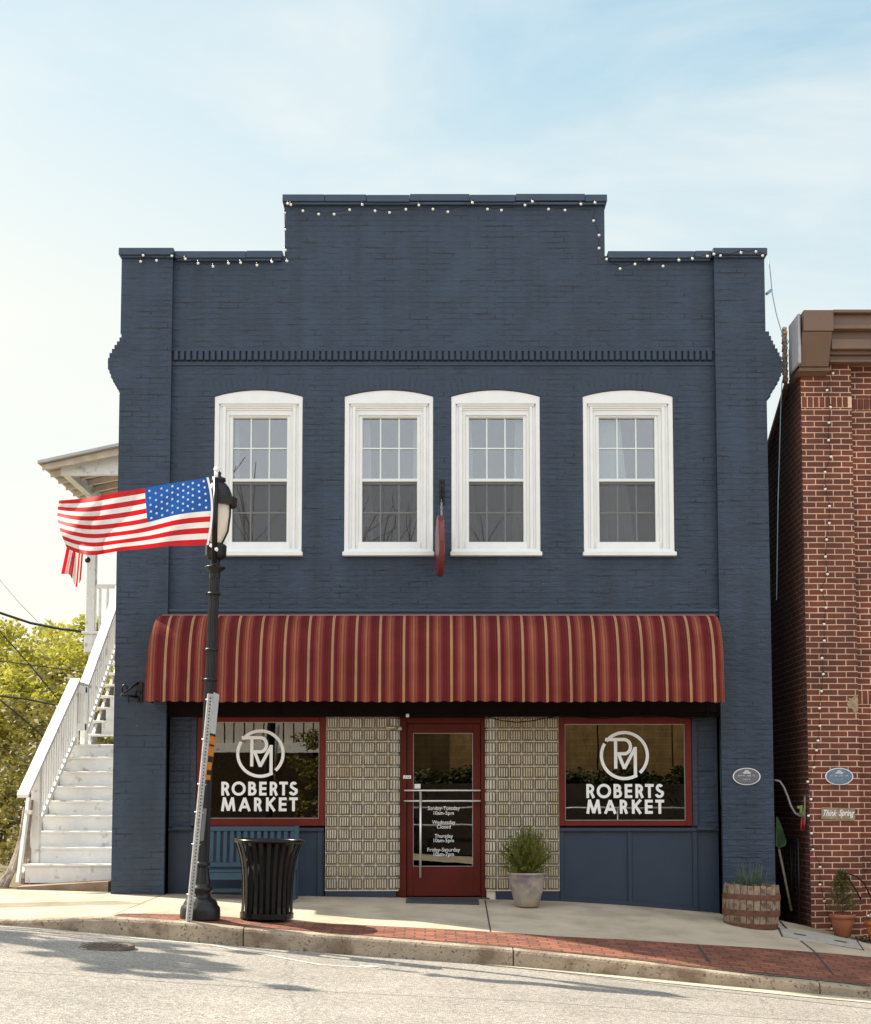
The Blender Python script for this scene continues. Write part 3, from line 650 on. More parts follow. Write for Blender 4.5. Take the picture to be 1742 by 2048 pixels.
# glass block panels with the rounded inner column
M_gbr = mat('glass_block_rib', (0.56, 0.51, 0.41), 0.22, 0.25, 5, 0.05, 30, spec=0.8, coat=.5, stain=(2.5, .45, .7, (.42, .33, .17)))
M_gbd = mat('glass_block_body', (0.13, 0.105, 0.07), 0.15, 0.35, 6, 0.05, 30, spec=0.6, stain=(5, .56, .7, (.16, .13, .09)))
M_mort = mat('block_mortar', (0.70, 0.63, 0.50), 0.85, 0.12, 8, 0.2, 50)
def blocks(pxa, pxb, inner):      # inner: +1 rounded edge on the right, -1 on the left
    xa, xb = X(pxa), X(pxb); z0 = AZc(1780, YS); z1 = ztop; nr = 14; h = (z1 - z0) / nr; p = .150
    gm = MB(); mo = MB(); g = .013
    # path of the face in plan
    rad = .15; flat = (xb - xa) - rad * .86
    def plan(s):
        if inner > 0:
            if s <= flat: return Vector((xa + s, YS)), 0
            a = min((s - flat) / rad, 1.25); return Vector((xa + flat + rad * math.sin(a), YS + rad * (1 - math.cos(a)))), a
        if s <= flat: return Vector((xb - s, YS)), 0
        a = min((s - flat) / rad, 1.25); return Vector((xb - flat - rad * math.sin(a), YS + rad * (1 - math.cos(a)))), a
    nc = 5; pw = flat / nc; cols = [(i * pw, (i + 1) * pw) for i in range(nc)] + [(flat, flat + rad * 1.2)]
    def slab(mb, s0, s1, za, zb, d0, d1, n, mi=0):
        vs = []
        for i in range(n + 1):
            s = s0 + (s1 - s0) * i / n; q, a = plan(s); nrm = Vector((math.sin(a) * inner, -math.cos(a)))
            for z in (za, zb):
                for d in (d0, d1): vs.append((q.x + nrm.x * d, q.y + nrm.y * d, z))
        fs = []
        for i in range(n):
            o = i * 4; fs += [(o, o + 4, o + 6, o + 2), (o + 1, o + 3, o + 7, o + 5), (o, o + 1, o + 5, o + 4), (o + 2, o + 6, o + 7, o + 3)]
        fs += [(0, 2, 3, 1), (n * 4, n * 4 + 1, n * 4 + 3, n * 4 + 2)]
        mb.add(vs, fs, mi)
    slab(mo, 0, flat, z0 - .005, z1, -.09, .0, 1); slab(mo, flat, flat + rad * 1.25, z0 - .005, z1, -.09, .0, 6)
    body = MB()
    for r in range(nr):
        for c0, c1 in cols:
            za, zb = z0 + r * h + g / 2, z0 + (r + 1) * h - g / 2; s0, s1 = c0 + g / 2, c1 - g / 2; n = 1 if c0 < flat - .01 else 4
            slab(body, s0, s1, za, zb, 0.001, .010, n)
            nb = 4; wv = (s1 - s0 - .022) / nb
            for k in range(nb):
                a_ = s0 + .011 + k * wv
                slab(body, a_ + wv * .24, a_ + wv * .76, za + .016 + random.uniform(0, .004), zb - .016, .010, .016, 1, 1)
    mo.box(xa, xb, YS - .0, YS + .15, z0 - .012, z0 - .005)
    gp = body.build('glass_block_panel', [M_gbd, M_gbr], B); mo.build('mortar', M_mort, gp)
    bb = MB().box(xa + (0.0 if inner > 0 else .12), xb - (.03 if inner > 0 else 0), YS + .0, YS + .2, ZLOW, z0 - .012); bb.build('base_rail', M_navy, B)
    if inner < 0: MB().box(xa + .0, xa + .115, YS + .02, YS + .15, z0 - .13, z0 - .013, .01).build('corner_block', M_mort, B)
blocks(651, 797, 1); blocks(973, 1118, -1)
# shop windows
def strokes(b, segs, w, y, X0, Z0, S, closed=False):
    """flat ribbons of width w; each stroke sits a hair in front of the last so none share a plane"""
    for pts in segs:
        n = len(pts); vs = []; STK[0] += 1; yy = y - .00012 * (STK[0] % 24)
        for i, (px, pz) in enumerate(pts):
            p = Vector((px, pz)); a = Vector(pts[max(0, i - 1)]); c = Vector(pts[min(n - 1, i + 1)])
            if i == 0 or i == n - 1: d = (c - a).normalized(); k = 1
            else:
                d1 = (p - a).normalized(); d2 = (c - p).normalized(); d = (d1 + d2).normalized(); k = 1 / max(.35, d.dot(d2))
            nn = Vector((-d.y, d.x)) * w / 2 * k
            for s in (1, -1): q = p + nn * s; vs.append((X0 + q.x * S, yy, Z0 + q.y * S))
        b.add(vs, [(2 * i, 2 * i + 1, 2 * i + 3, 2 * i + 2) for i in range(n - 1)])
STK = [0]
def arc(cx, cz, r, a0, a1, n=14, rx=None):
    rx = rx or r
    return [(cx + rx * math.cos(R(a0 + (a1 - a0) * i / n)), cz + r * math.sin(R(a0 + (a1 - a0) * i / n))) for i in range(n + 1)]
H_ = 185.0; SW = 37.0
def glyph(ch, x0, x1):
    w = x1 - x0; h = SW / 2; l, r = x0 + h, x1 - h; t, bt = H_ - h, h
    def bowl(zt, zb, xe):
        rr = (zt - zb) / 2; return [(l, zt), (xe - rr, zt)] + arc(xe - rr, (zt + zb) / 2, rr, 90, -90, 12)[1:] + [(l, zb)]
    if ch == 'R': m = 84; return [[(l, 0), (l, H_)], bowl(t, m, x1 - h - 14), [(l + 42, m), (x1 - 20, 0)]]
    if ch == 'B': m = 100; return [[(l, 0), (l, H_)], bowl(t, m, x1 - h - 12), bowl(m - 2, bt, x1 - h)]
    if ch == 'O': return [arc((x0 + x1) / 2, H_ / 2, (H_ - SW) / 2 + 3, 0, 360, 40, (w - SW) / 2)]
    if ch == 'E': return [[(l, 0), (l, H_)], [(l, t), (x1, t)], [(l, H_ / 2), (x1 - 4, H_ / 2)], [(l, bt), (x1, bt)]]
    if ch == 'T': c = (x0 + x1) / 2; return [[(c, 0), (c, H_)], [(x0, t), (x1, t)]]
    if ch == 'S':
        c = (x0 + x1) / 2; q = 38
        return [arc(c + 2, t - q + 2, q, 30, 200, 12, w / 2 - h - 10) + [(c - 8, H_ / 2 + 8), (c + 18, H_ / 2 - 8)] + arc(c - 2, bt + q + 4, q + 4, 20, -165, 12, w / 2 - h)]
    if ch == 'M': c = (x0 + x1) / 2; return [[(x0 + h * .9, 0), (x0 + 42, H_)], [(x0 + 40, H_), (c, 8)], [(c, 8), (x1 - 40, H_)], [(x1 - 42, H_), (x1 - h * .9, 0)]]
    if ch == 'A': c = (x0 + x1) / 2; return [[(x0 + h * .9, 0), (c, H_ - 6)], [(c, H_ - 6), (x1 - h * .9, 0)], [(x0 + 38, 58), (x1 - 38, 58)]]
    if ch == 'K': return [[(l, 0), (l, H_)], [(l, 78), (x1 - 14, H_)], [(l + 28, 104), (x1 - 16, 0)]]
def shop_lettering(parent, pxc, py_logo, px_l, px_r, py1b, py2b, y):
    b = MB(); S = (X(px_r) - X(px_l)) / 1028.0; x0 = X(px_l)
    for ch, a, c in (('R', 147, 265), ('O', 285, 475), ('B', 508, 620), ('E', 655, 755), ('R', 797, 912), ('T', 925, 1040), ('S', 1055, 1176)):
        strokes(b, glyph(ch, a - 147, c - 147), SW, y, x0, AZc(py1b, YS), S)
    for ch, a, c in (('M', 147, 340), ('A', 380, 545), ('R', 588, 700), ('K', 748, 880), ('E', 920, 1025), ('T', 1060, 1175)):
        strokes(b, glyph(ch, a - 147, c - 147), SW, y, x0, AZc(py2b, YS), S)
    zc = AZc(py_logo, YS); xc = X(pxc); k = 1 / 6.7; SS = S * 1.0
    seg = [arc(0, 0, 305, 141, -48, 44), arc(0, 0, 305, -57, -211, 36)]
    strokes(b, seg, 42, y, xc, zc, SS)
    T = lambda pts: [(x - 668, 583 - z) for x, z in pts]
    seg = [T([(415, 370), (670, 370)]) + [(2 + 80 * math.sin(R(a)), 118 + 94 * math.cos(R(a)) + 0) for a in range(15, 181, 15)] + T([(575, 560)]),
           T([(552, 390), (552, 757)]), T([(590, 560), (668, 758)]), T([(664, 758), (812, 480)]), T([(812, 468), (812, 872)])]
    strokes(b, seg, 43, y, xc, zc, SS)
    return b.build('lettering', M_letter, parent)
def shop_window(pf0, pf1, pg0, pg1, py0, py1, lab):
    x0, x1 = X(pf0), X(pf1); gx0, gx1 = X(pg0), X(pg1); z1, z0 = ztop - .0, AZc(1652, YS); gz1, gz0 = AZc(py0, YS), AZc(py1, YS)
    b = MB(); b.box(x0, gx0, YS - .015, YS + .10, z0, z1, .005); b.box(gx1, x1, YS - .015, YS + .10, z0, z1, .005)
    b.box(gx0, gx1, YS - .013, YS + .10, gz1, z1, .005); b.box(gx0, gx1, YS - .02, YS + .10, z0, gz0, .005)
    o = b.build('shop_window', M_redf, B); part_label(o, lab)
    f = MB(); frame_ring(f, gx0 - .002, gx1 + .002, gz0 - .002, gz1 + .002, .010, YS + .004, YS + .03, bev=0); f.build('bead', mat('grey_bead', (.35, .31, .28), .5, .1, 5, 0), o)
    MB().box(gx0, gx1, YS + .02, YS + .024, gz0, gz1).build('pane', M_shop, o)
    return o
o1 = shop_window(393, 650, 408, 638, 1444, 1637, 'red framed shop window above the blue bench')
shop_lettering(o1, 519.7, 1507, 442, 595.4, 1591, 1622.5, YS + .017)
o2 = shop_window(1118, 1384, 1130, 1371, 1448, 1641, 'red framed shop window right of the door')
shop_lettering(o2, 1250, 1511, 1173, 1328.5, 1596, 1627.5, YS + .017)
MB().box(XLi, XRi, 1.6, 1.65, -.3, ZB).build('shop_backdrop', M_dark, B)
# door
YD = YS + .12
dx0, dx1 = X(797, YD), X(973, YD); zt, zb0 = ztop, AZc(1794, YD)
b = MB(); fx0, fx1 = X(813, YD), X(962, YD); ztd = AZc(1447, YD)
b.box(dx0 - .03, fx0, YD - .03, YD + .08, zb0, zt, .005); b.box(fx1, dx1 + .03, YD - .03, YD + .08, zb0, zt, .005); b.box(fx0, fx1, YD - .028, YD + .08, ztd, zt, .005)
b.build('door_frame', M_red, B)
gx0, gx1 = X(826, YD), X(946, YD); g1, g0 = AZc(1466, YD), AZc(1733, YD)
b = MB(); e = .004
b.box(fx0 + e, gx0, YD, YD + .045, zb0 + .012, ztd - e, .004); b.box(gx1, fx1 - e, YD, YD + .045, zb0 + .012, ztd - e, .004)
b.box(gx0, gx1, YD + .001, YD + .045, g1, ztd - e, .003); b.box(gx0, gx1, YD + .001, YD + .045, zb0 + .012, g0, .003)
dr = b.build('door', M_red, B); part_label(dr, 'oxblood red glazed shop door with white opening hours')
MB().box(gx0, gx1, YD + .02, YD + .024, g0, g1).build('pane', M_shop, dr)
b = MB(); frame_ring(b, gx0, gx1, g0, g1, .007, YD + .006, YD + .019, bev=0); b.build('bead', MATS['grey_bead'], dr)
b = MB()
for py in (1581, 1602):
    z = AZc(py, YD); a, c = X(808, YD), X(961, YD); b.tube([(a, YD - .05, z), (c, YD - .05, z)], .012, 8)
    for xx in (a + .02, c - .02): b.tube([(xx, YD - .05, z), (xx, YD + .0, z)], .008, 6)
b.build('push_bar', M_chrome, dr)
x = X(841, YD); za, zb_ = AZc(1582, YD), AZc(1755, YD)
b = MB().tube([(x, YD - .066, za), (x, YD - .066, zb_)], .014, 8); b.tube([(x, YD - .066, zb_ + .05), (x, YD, zb_ + .05)], .009, 6)
b.build('handle', M_chrome, dr)
b = MB(); z = AZc(1590, YD); b.lathe([(.0001, 0), (.018, 0), (.018, .012), (.012, .012)], seg=16, M=Matrix.Translation((X(810, YD), YD + .0, z)) @ Matrix.Rotation(R(90), 4, 'X')); b.build('lock', M_chrome, dr)
b = MB().box(X(829, YD), X(841, YD), YD + .012, YD + .018, AZc(1577, YD), AZc(1568, YD)); b.build('sticker', M_letter, dr)
def text_mesh(name, lines, y, mt, parent, bold=.012, shear=0):
    """lines: (text, x centre, baseline z, height of a capital, width) laid flat on plane y"""
    mb = MB()
    for txt, xc, z, h, wd in lines:
        cu = bpy.data.curves.new('t', 'FONT'); cu.body = txt; cu.align_x = 'CENTER'; cu.offset = bold; cu.shear = shear; cu.resolution_u = 3
        ob = bpy.data.objects.new('t', cu); COL.objects.link(ob); dg = bpy.context.evaluated_depsgraph_get(); dg.update()
        me = bpy.data.meshes.new_from_object(ob.evaluated_get(dg))
        xs = [v.co.x for v in me.vertices]; s = wd / (max(xs) - min(xs)); sz = h / .7; xm = (max(xs) + min(xs)) / 2
        mb.add([(xc + (v.co.x - xm) * s, y, z + v.co.y * sz) for v in me.vertices], [list(p.vertices) for p in me.polygons])
        bpy.data.objects.remove(ob); bpy.data.meshes.remove(me); bpy.data.curves.remove(cu)
    return mb.build(name, mt, parent)
HR = [('Sunday-Tuesday', 1620, 65), ('10am-5pm', 1629.5, 41), ('Wednesday', 1648, 47), ('Closed', 1657, 28), ('Thursday', 1675.5, 37), ('10am-5pm', 1684.5, 41), ('Friday-Saturday', 1703, 66), ('10am-7pm', 1712, 41)]
for k in range(0, 8, 2):
    text_mesh('opening_hours', [(tx, X(887.5, YD), AZc(py, YD), 7.6 / 164, w_ / 164) for tx, py, w_ in HR[k:k + 2]], YD + .014, M_letter, dr, .0)
b = MB().box(X(806.5, YD), X(822, YD), YD - .034, YD - .030, AZc(1557.5, YD), AZc(1551, YD)); nb = b.build('house_number', M_letter, dr)
text_mesh('number', [('216', X(814, YD), AZc(1556.8, YD), .03, .075)], YD - .0355, mat('black_ink', (.02, .02, .02), .6, .1, 5, 0), nb, .0, .3)
MB().box(dx0 - .03, dx1 + .03, YD - .12, YD + .3, ZLOW, zb0 - .001).build('threshold', mat('dark_threshold', (.08, .05, .04), .7, .2, 8, .2), B)
# small security light beside the door and its cable
b = MB(); q = at(800, 1457, YS - .08); b.sphere(q, .028); b.tube([(q.x, YS + .02, q.z), q], .012, 6); b.tube([(q.x - .17, YS - .03, q.z + .012), (q.x - .03, YS - .03, q.z + .02)], .016, 8)
b.build('security_light', mat('pale_brass', (.55, .45, .32), .35, .15, 10, 0, metal=.4), B)
b = MB(); q = at(815, 1431, -.03); b.box(q.x - .02, q.x + .02, -.05, .0, q.z - .02, q.z + .02, .006); b.build('door_chime', M_letter, B)
b = MB(); pts = []
for i in range(17):
    px = 975 + (1440 - 975) * i / 16; pts.append(at(px, 1434 + 8 * math.sin(math.pi * min(1, i / 5)) + 3 * math.sin(i), -.03))
b.tube(pts, .007, 5); b.build('cable', M_black, B)

# ---- awning
AP = .66; AW0, AW1 = AX(288, 1400, -AP), AX(1450, 1400, -AP)
def awning_mat():
    m = bpy.data.materials.new('striped_canvas'); m.use_nodes = True; t = m.node_tree; p = t.nodes['Principled BSDF']; l = t.links.new
    p.inputs['Roughness'].default_value = .85; p.inputs['Specular IOR Level'].default_value = .1; c = t.nodes.new('ShaderNodeTexCoord'); s = t.nodes.new('ShaderNodeSeparateXYZ'); l(c.outputs['Object'], s.inputs[0])
    d = t.nodes.new('ShaderNodeMath'); d.operation = 'MULTIPLY_ADD'; d.inputs[1].default_value = 1 / .2835; d.inputs[2].default_value = 20.38
    f = t.nodes.new('ShaderNodeMath'); f.operation = 'FRACT'; l(s.outputs[0], d.inputs[0]); l(d.outputs[0], f.inputs[0])
    r = t.nodes.new('ShaderNodeValToRGB'); r.color_ramp.interpolation = 'CONSTANT'
    wine = (.125, .016, .018); rose = (.215, .046, .036); tan = (.32, .13, .068); crm = (.46, .245, .135); olv = (.10, .033, .024)
    st = [(0, crm), (.045, tan), (.06, crm), (.10, olv), (.125, wine), (.155, olv), (.17, wine), (.27, rose), (.30, wine), (.315, rose), (.36, tan), (.375, rose), (.42, tan), (.45, rose), (.46, tan), (.495, rose), (.56, tan), (.572, rose), (.63, wine), (.66, rose), (.675, wine), (.80, olv), (.812, wine), (.90, rose), (.915, wine), (.965, olv)]
    e = r.color_ramp.elements; e[0].position = 0; e[0].color = (*st[0][1], 1); e[1].position = st[1][0]; e[1].color = (*st[1][1], 1)
    for pos, cc in st[2:]: q = e.new(pos); q.color = (*cc, 1)
    l(f.outputs[0], r.inputs[0])
    n = t.nodes.new('ShaderNodeTexNoise'); n.inputs['Scale'].default_value = 2.5; n.inputs['Detail'].default_value = 6; l(c.outputs['Object'], n.inputs['Vector'])
    mr = t.nodes.new('ShaderNodeMapRange'); mr.inputs[1].default_value = .3; mr.inputs[2].default_value = .7; mr.inputs[3].default_value = .82; mr.inputs[4].default_value = 1.12; l(n.outputs[0], mr.inputs[0])
    v = t.nodes.new('ShaderNodeVectorMath'); v.operation = 'SCALE'; l(r.outputs[0], v.inputs[0]); l(mr.outputs[0], v.inputs['Scale']); l(v.outputs[0], p.inputs['Base Color'])
    w = t.nodes.new('ShaderNodeTexNoise'); w.inputs['Scale'].default_value = 260; l(c.outputs['Object'], w.inputs['Vector'])
    wr = t.nodes.new('ShaderNodeTexNoise'); wr.inputs['Scale'].default_value = 5; l(c.outputs['Object'], wr.inputs['Vector'])
    ad = t.nodes.new('ShaderNodeMath'); ad.operation = 'MULTIPLY_ADD'; ad.inputs[1].default_value = .1; l(w.outputs[0], ad.inputs[0]); l(wr.outputs[0], ad.inputs[2])
    b = t.nodes.new('ShaderNodeBump'); b.inputs['Strength'].default_value = .55; b.inputs['Distance'].default_value = .035; l(ad.outputs[0], b.inputs['Height']); l(b.outputs[0], p.inputs['Normal'])
    o = t.nodes['Material Output']; tr = t.nodes.new('ShaderNodeBsdfTranslucent'); ms = t.nodes.new('ShaderNodeMixShader'); ms.inputs[0].default_value = .12
    l(v.outputs[0], tr.inputs[0]); l(p.outputs[0], ms.inputs[1]); l(tr.outputs[0], ms.inputs[2]); l(ms.outputs[0], o.inputs[0])
    return m
M_awn = awning_mat()
az1 = AZc(1232, -.1); azk = AZc(1352, -AP); az0 = AZc(1401, -AP)
prof = [(-.10, az1)]
for i in range(1, 15):
    a = R(90 * i / 14); prof.append((-.12 - (AP - .16) * math.sin(a) ** .98, azk + (az1 - azk) * math.cos(a) ** .95))
prof += [(-AP + .025, azk - .06), (-AP + .015, (azk + az0) / 2), (-AP + .012, az0)]
b = MB(); NX = 260; n = len(prof); AO = []
for i in range(NX + 1):
    x = AW0 + (AW1 - AW0) * i / NX; sag = .022 * abs(math.sin((x - AW0) * math.pi / ((AW1 - AW0) / 5))) + .004 * math.sin(x * 9.1)
    for j, (y, z) in enumerate(prof):
        k = max(0, (j - 11) / (n - 12)); wv = .010 * math.sin(x * 41) * k
        z2 = z - (0.018 * abs(math.sin((x - AW0) * math.pi / .1417)) if j == n - 1 else 0) + .004 * math.sin(x * 3.3) * k
        xx = x + .10 * (1 - j / (n - 1)) ** 1.5 * (1 - i / NX) ** 6
        b.v.append((xx, y + wv + (sag * math.sin(math.pi * j / n) if j else 0), z2))
for i in range(NX):
    for j in range(n - 1): b.f.append([i * n + j, (i + 1) * n + j, (i + 1) * n + j + 1, i * n + j + 1]); b.m.append(0); b.s.append(True)
aw = b.build('awning', M_awn, B); part_label(aw, 'red and orange striped canvas awning')
for x in (AW0 + .004, AW1 - .004):
    b = MB(); vs = [(x + (.10 * (1 - j / (n - 1)) ** 1.5 if x < 0 else 0), y, z) for j, (y, z) in enumerate(prof)] + [(x, -.10, az0)]; b.add(vs, [list(range(len(vs)))]); b.build('end_panel', M_awn, aw)
b = MB()
for k in range(6):
    x = AW0 + .14 + (AW1 - AW0 - .2) * k / 5; b.tube([(x, y + .05, z - .04) for y, z in prof[:-1]], .012, 6)
b.tube([(AW0 + .02, -AP + .075, azk - .1), (AW1 - .02, -AP + .075, azk - .1)], .013, 6); b.tube([(AW0 + .12, -.12, az1 - .02), (AW1 - .02, -.12, az1 - .02)], .013, 6)
b.build('awning_frame', M_galv, aw)
b = MB().tube([(AW0 + .1, -.105, az1 + .006), (AW1, -.105, az1 + .006)], .011, 6); b.build('piping', mat('pink_piping', (.45, .16, .12), .6, .1, 6, 0), aw)

# ================================================================== STRING LIGHTS
def string_lights(name, label, pts, Y, sag=0, grp=None):
    P = [at(px, py, Y) for px, py in pts]; t = thing(name, label, 'string lights', P[0], grp); w = MB()
    for a, c in zip(P, P[1:]):
        m = (a + c) / 2 + Vector((0, 0, -min(.03, (a - c).length * .12))); w.tube([a + Vector((0, .0, .03)), m + Vector((0, 0, .03)), c + Vector((0, 0, .03))], .0032, 5, caps=False)
    w.build('wire', M_black, t)
    bl = MB(); bl.sphere((0, 0, 0), .018, 10, 7); bl0 = None
    for q in P:
        if bl0 is None: bl0 = bl.build('bulb', M_bulb, t, False); bo = bl0
        else: bo = bl0.copy(); COL.objects.link(bo); bo.parent = t
        bo.location = q - P[0] + Vector((0, -.0, -.002))
        if bo is bl0:
            so0 = MB().lathe([(.0001, .034), (.011, .034), (.013, .016), (.010, .012)], seg=8).build('socket', M_black, bl0, False)
        else: so = so0.copy(); COL.objects.link(so); so.parent = bo
    return t
z6 = lambda l: [(180 + x / 2.419, 380 + y / 2.419) for x, y in l]
string_lights('string_lights', 'string of round bulbs looping along the left low parapet and pier', z6([(245, 345), (257, 315), (322, 340), (396, 318), (461, 332), (523, 354), (595, 369), (670, 354), (729, 351), (808, 363), (880, 347), (953, 342), (945, 290), (943, 190), (941, 110)]), -.16, grp='bulb strings on the navy parapet')
string_lights('string_lights', 'string of round bulbs looping along the high middle parapet', z6([(957, 65), (972, 70), (1030, 100), (1106, 116), (1181, 116), (1256, 95), (1317, 70), (1379, 100), (1449, 108), (1528, 93), (1591, 72), (1659, 92), (1731, 105)]) + [(945, 405), (975, 418), (1003, 420), (1050, 410), (1065, 403), (1097, 418), (1130, 420), (1162, 408), (1190, 405), (1187, 441), (1198, 470), (1198, 496)], -.12, grp='bulb strings on the navy parapet')
string_lights('string_lights', 'string of round bulbs along the right low parapet and pier', [(1213, 518), (1240, 537), (1270, 528), (1298, 518), (1326, 532), (1358, 520), (1385, 517), (1415, 512), (1428, 508), (1441, 511), (1482, 505), (1512, 503), (1525, 511)], -.16, grp='bulb strings on the navy parapet')

# ================================================================== HANGING SIGN
p0 = at(884, 960, 0); t = thing('hanging_sign', 'dark red round sign seen edge-on, hung by chain from an iron bracket between two windows', 'sign', (p0.x, 0, p0.z))
b = MB(); zb_ = AZc(1010) - p0.z
b.box(-.03, .03, -.012, 0, zb_, .0, .003)
for zz in (-.015, zb_ + .02):
    for xx in (-.02, .02): b.sphere((xx, -.014, zz), .006, 8, 5)
b.tube([(0, -.01, -.12), (-.005, -.30, -.14), (-.01, -.62, -.15)], .014, 6); b.tube([(0, -.01, -.27), (-.005, -.3, -.16)], .010, 6)
b.build('bracket', M_iron, t, False)
b = MB(); Ys = -.42; zc0 = AZc(1005, Ys) - p0.z; zc1 = AZc(1036, Ys) - p0.z
for yy in (-.32, -.52):
    for k in range(7):
        z = zc0 + (zc1 - zc0) * k / 6; a = 0 if k % 2 else R(90)
        b.tube([(-.008 + .010 * math.cos(q) * math.cos(a), yy + .010 * math.cos(q) * math.sin(a), z + .020 * math.sin(q)) for q in [2 * math.pi * i / 8 for i in range(9)]], .003, 5, caps=False)
b.build('chain', M_galv, t, False)
zt_, zb_ = AZc(1032, Ys) - p0.z, AZc(1153, Ys) - p0.z; rr = (zt_ - zb_) / 2; Mx = Matrix.Translation((-.028, Ys, (zt_ + zb_) / 2)) @ Matrix.Rotation(R(4), 4, 'Z') @ Matrix.Rotation(R(90), 4, 'Y')
b = MB(); b.lathe([(.0001, -.035), (rr - .02, -.035), (rr, -.028), (rr, .028), (rr - .02, .035), (.0001, .035)], seg=40, M=Mx, smooth=False)
b.build('sign_board', mat('dark_red_sign', (.15, .022, .022), .35, .15, 6, .1, 30), t, False)

# black wall bracket at the left end of the awning
q = at(280, 1385, -.09); t = thing('wall_bracket', 'black scrolled iron bracket fixed to the left navy pier beside the awning', 'bracket', q)
b = MB().box(-.035, .035, -.02, .0, -.12, .13, .004); b.build('back_plate', M_iron, t, False)
b = MB(); b.tube([(-.01, -.02, -.06), (-.2, -.16, -.04)], .017, 6); b.tube([(-.02, -.02, .12), (-.17, -.14, -.02)], .013, 6)
b.build('arm', M_iron, t, False)
b = MB()
for cx_, cz_ in ((-.17, .035), (-.02, -.02)):
    b.tube([(cx_ + .03 * math.cos(a), -.09 if cx_ < -.1 else -.03, cz_ + .05 * math.sin(a)) for a in [R(20 * i) for i in range(15)]], .012, 6)
for xx in (-.01, -.13): b.tube([(xx, -.05, -.06), (xx, -.05, -.11)], .008, 6); b.sphere((xx, -.05, -.115), .013, 8, 5)
b.build('scroll', M_iron, t, False)

# ================================================================== PLAQUES AND SIGNS
def oval_plaque(px, py, w, h, Y, label, colr):
    c = at(px, py, Y); t = thing('plaque', label, 'plaque', c, 'oval plaques on the two shop fronts'); a, bb = w / 2 / 164, h / 2 / 164
    el = lambda k: [(a * k * math.cos(R(10 * i)), bb * k * math.sin(R(10 * i))) for i in range(36)]
    MB().plate(el(1), [], -.012, 0).build('rim', M_letter, t, False)
    MB().plate(el(.93), [], -.0145, -.011).build('face', colr, t, False)
    e = MB(); e.sphere((0, 0, 0), 1, 12, 6)
    e = MB()
    el2 = lambda cx, cz, rx, rz: [(cx + rx * math.cos(R(20 * i)), cz + rz * math.sin(R(20 * i))) for i in range(18)]
    for i, (cx, cz, rx, rz_) in enumerate(((0, bb * .55, .028, .022), (-.02, bb * .42, .028, .012), (.022, bb * .42, .03, .012))): e.plate(el2(cx, cz, rx, rz_), [], -.0155 - .0004 * i, -.0142)
    e.build('emblem', mat('plaque_ink', (.5, .54, .56), .5, .1, 20, 0), t, False)
    m = MB(); random.seed(px)
    for r_, (z, n_, sp) in enumerate(((bb * .05, 12, .0175), (-bb * .38, 5, .0175))):       # weathered, unreadable lettering
        for k in range(n_):
            if n_ == 12 and k in (5, 9): continue
            x = (k - (n_ - 1) / 2) * sp; hh = random.uniform(.012, .02)
            m.box(x - .006, x - .003, -.0155, -.0143, z - .004, z - .004 + hh)
            if random.random() < .7: m.box(x - .0028, x + .004, -.0153, -.0143, z - .004 + hh * random.choice((0, .4, .8)), z - .001 + hh * .8)
    m.build('lettering', MATS['plaque_ink'], t, False)
random.seed(3)
oval_plaque(1493, 1553, 55, 34, -.086, 'oval grey plaque with white rim on the navy pier', mat('plaque_grey', (.13, .13, .15), .5, .2, 30, .1))
oval_plaque(1678, 1553, 56, 34, -.058, 'oval blue-grey plaque with white rim on red brick', mat('plaque_blue', (.13, .19, .25), .5, .2, 30, .1))
random.seed(11)
c = at(1676, 1627.5, -.062); t = thing('wooden_sign', 'small weathered board painted Think Spring below the oval plaque on red brick', 'sign', c, rot=(0, R(1.5), 0))
MB().box(-.205, .205, -.018, 0, -.072, .072, .003).build('board', mat('weathered_board', (.30, .235, .145), .85, .3, 25, .5, 60), t, False)
text_mesh('lettering', [('Think', -.10, -.03, .075, .165), ('Spring', .10, -.022, .075, .19)], -.0195, M_letter, t, .012, .45).matrix_parent_inverse = Matrix.Identity(4)
for ch in t.children:
    if ch.name.startswith('lettering'):
        for v in ch.data.vertices: v.co += Vector(c)

# ================================================================== RED BRICK BUILDING
BX = AX(1612, 1300, -.05); RB = thing('brick_building', 'red brick shop with pale mortar and brown metal cornice beyond the alley', 'building', (BX, 0, interp(T_F, BX)))
RED1, RED2, MOR = (.18, .047, .022), (.115, .030, .016), (.72, .47, .33)
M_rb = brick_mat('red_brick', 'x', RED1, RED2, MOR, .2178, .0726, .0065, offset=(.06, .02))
M_rby = brick_mat('red_brick_shaded_side', 'y', (.12, .032, .018), (.085, .023, .013), (.33, .21, .14), .2178, .0726, .006)  # same brick with darker colours: alley shade put into brick and mortar
XP = AX(1714, 1300, -.05); ZT = AZc(700, -.05)
b = MB(); b.box(BX, XP, -.055, .5, -1.6, ZT); b.box(XP, BX + 9, .05, .5, -1.6, ZT); b.build('wall', M_rb, RB)
b = MB(); vs = [(BX + .002, .5, -1.6), (BX + .002, 14, -1.6), (BX + .002, 14, 3.3), (BX + .002, 3.0, 5.3), (BX + .002, .8, AZc(742)), (BX + .002, .5, AZc(742))]
vs2 = [(x + .3, y, z) for x, y, z in vs]; n = len(vs); b.add(vs + vs2, [list(range(n)), list(range(n, 2 * n))[::-1]] + [(i, (i + 1) % n, n + (i + 1) % n, n + i) for i in range(n)])
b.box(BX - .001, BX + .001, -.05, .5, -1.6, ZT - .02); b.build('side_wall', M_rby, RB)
b = MB(); b.box(BX + .3, BX + 9, .5, 14, 5.0, 5.1); b.build('roof', M_brown, RB)
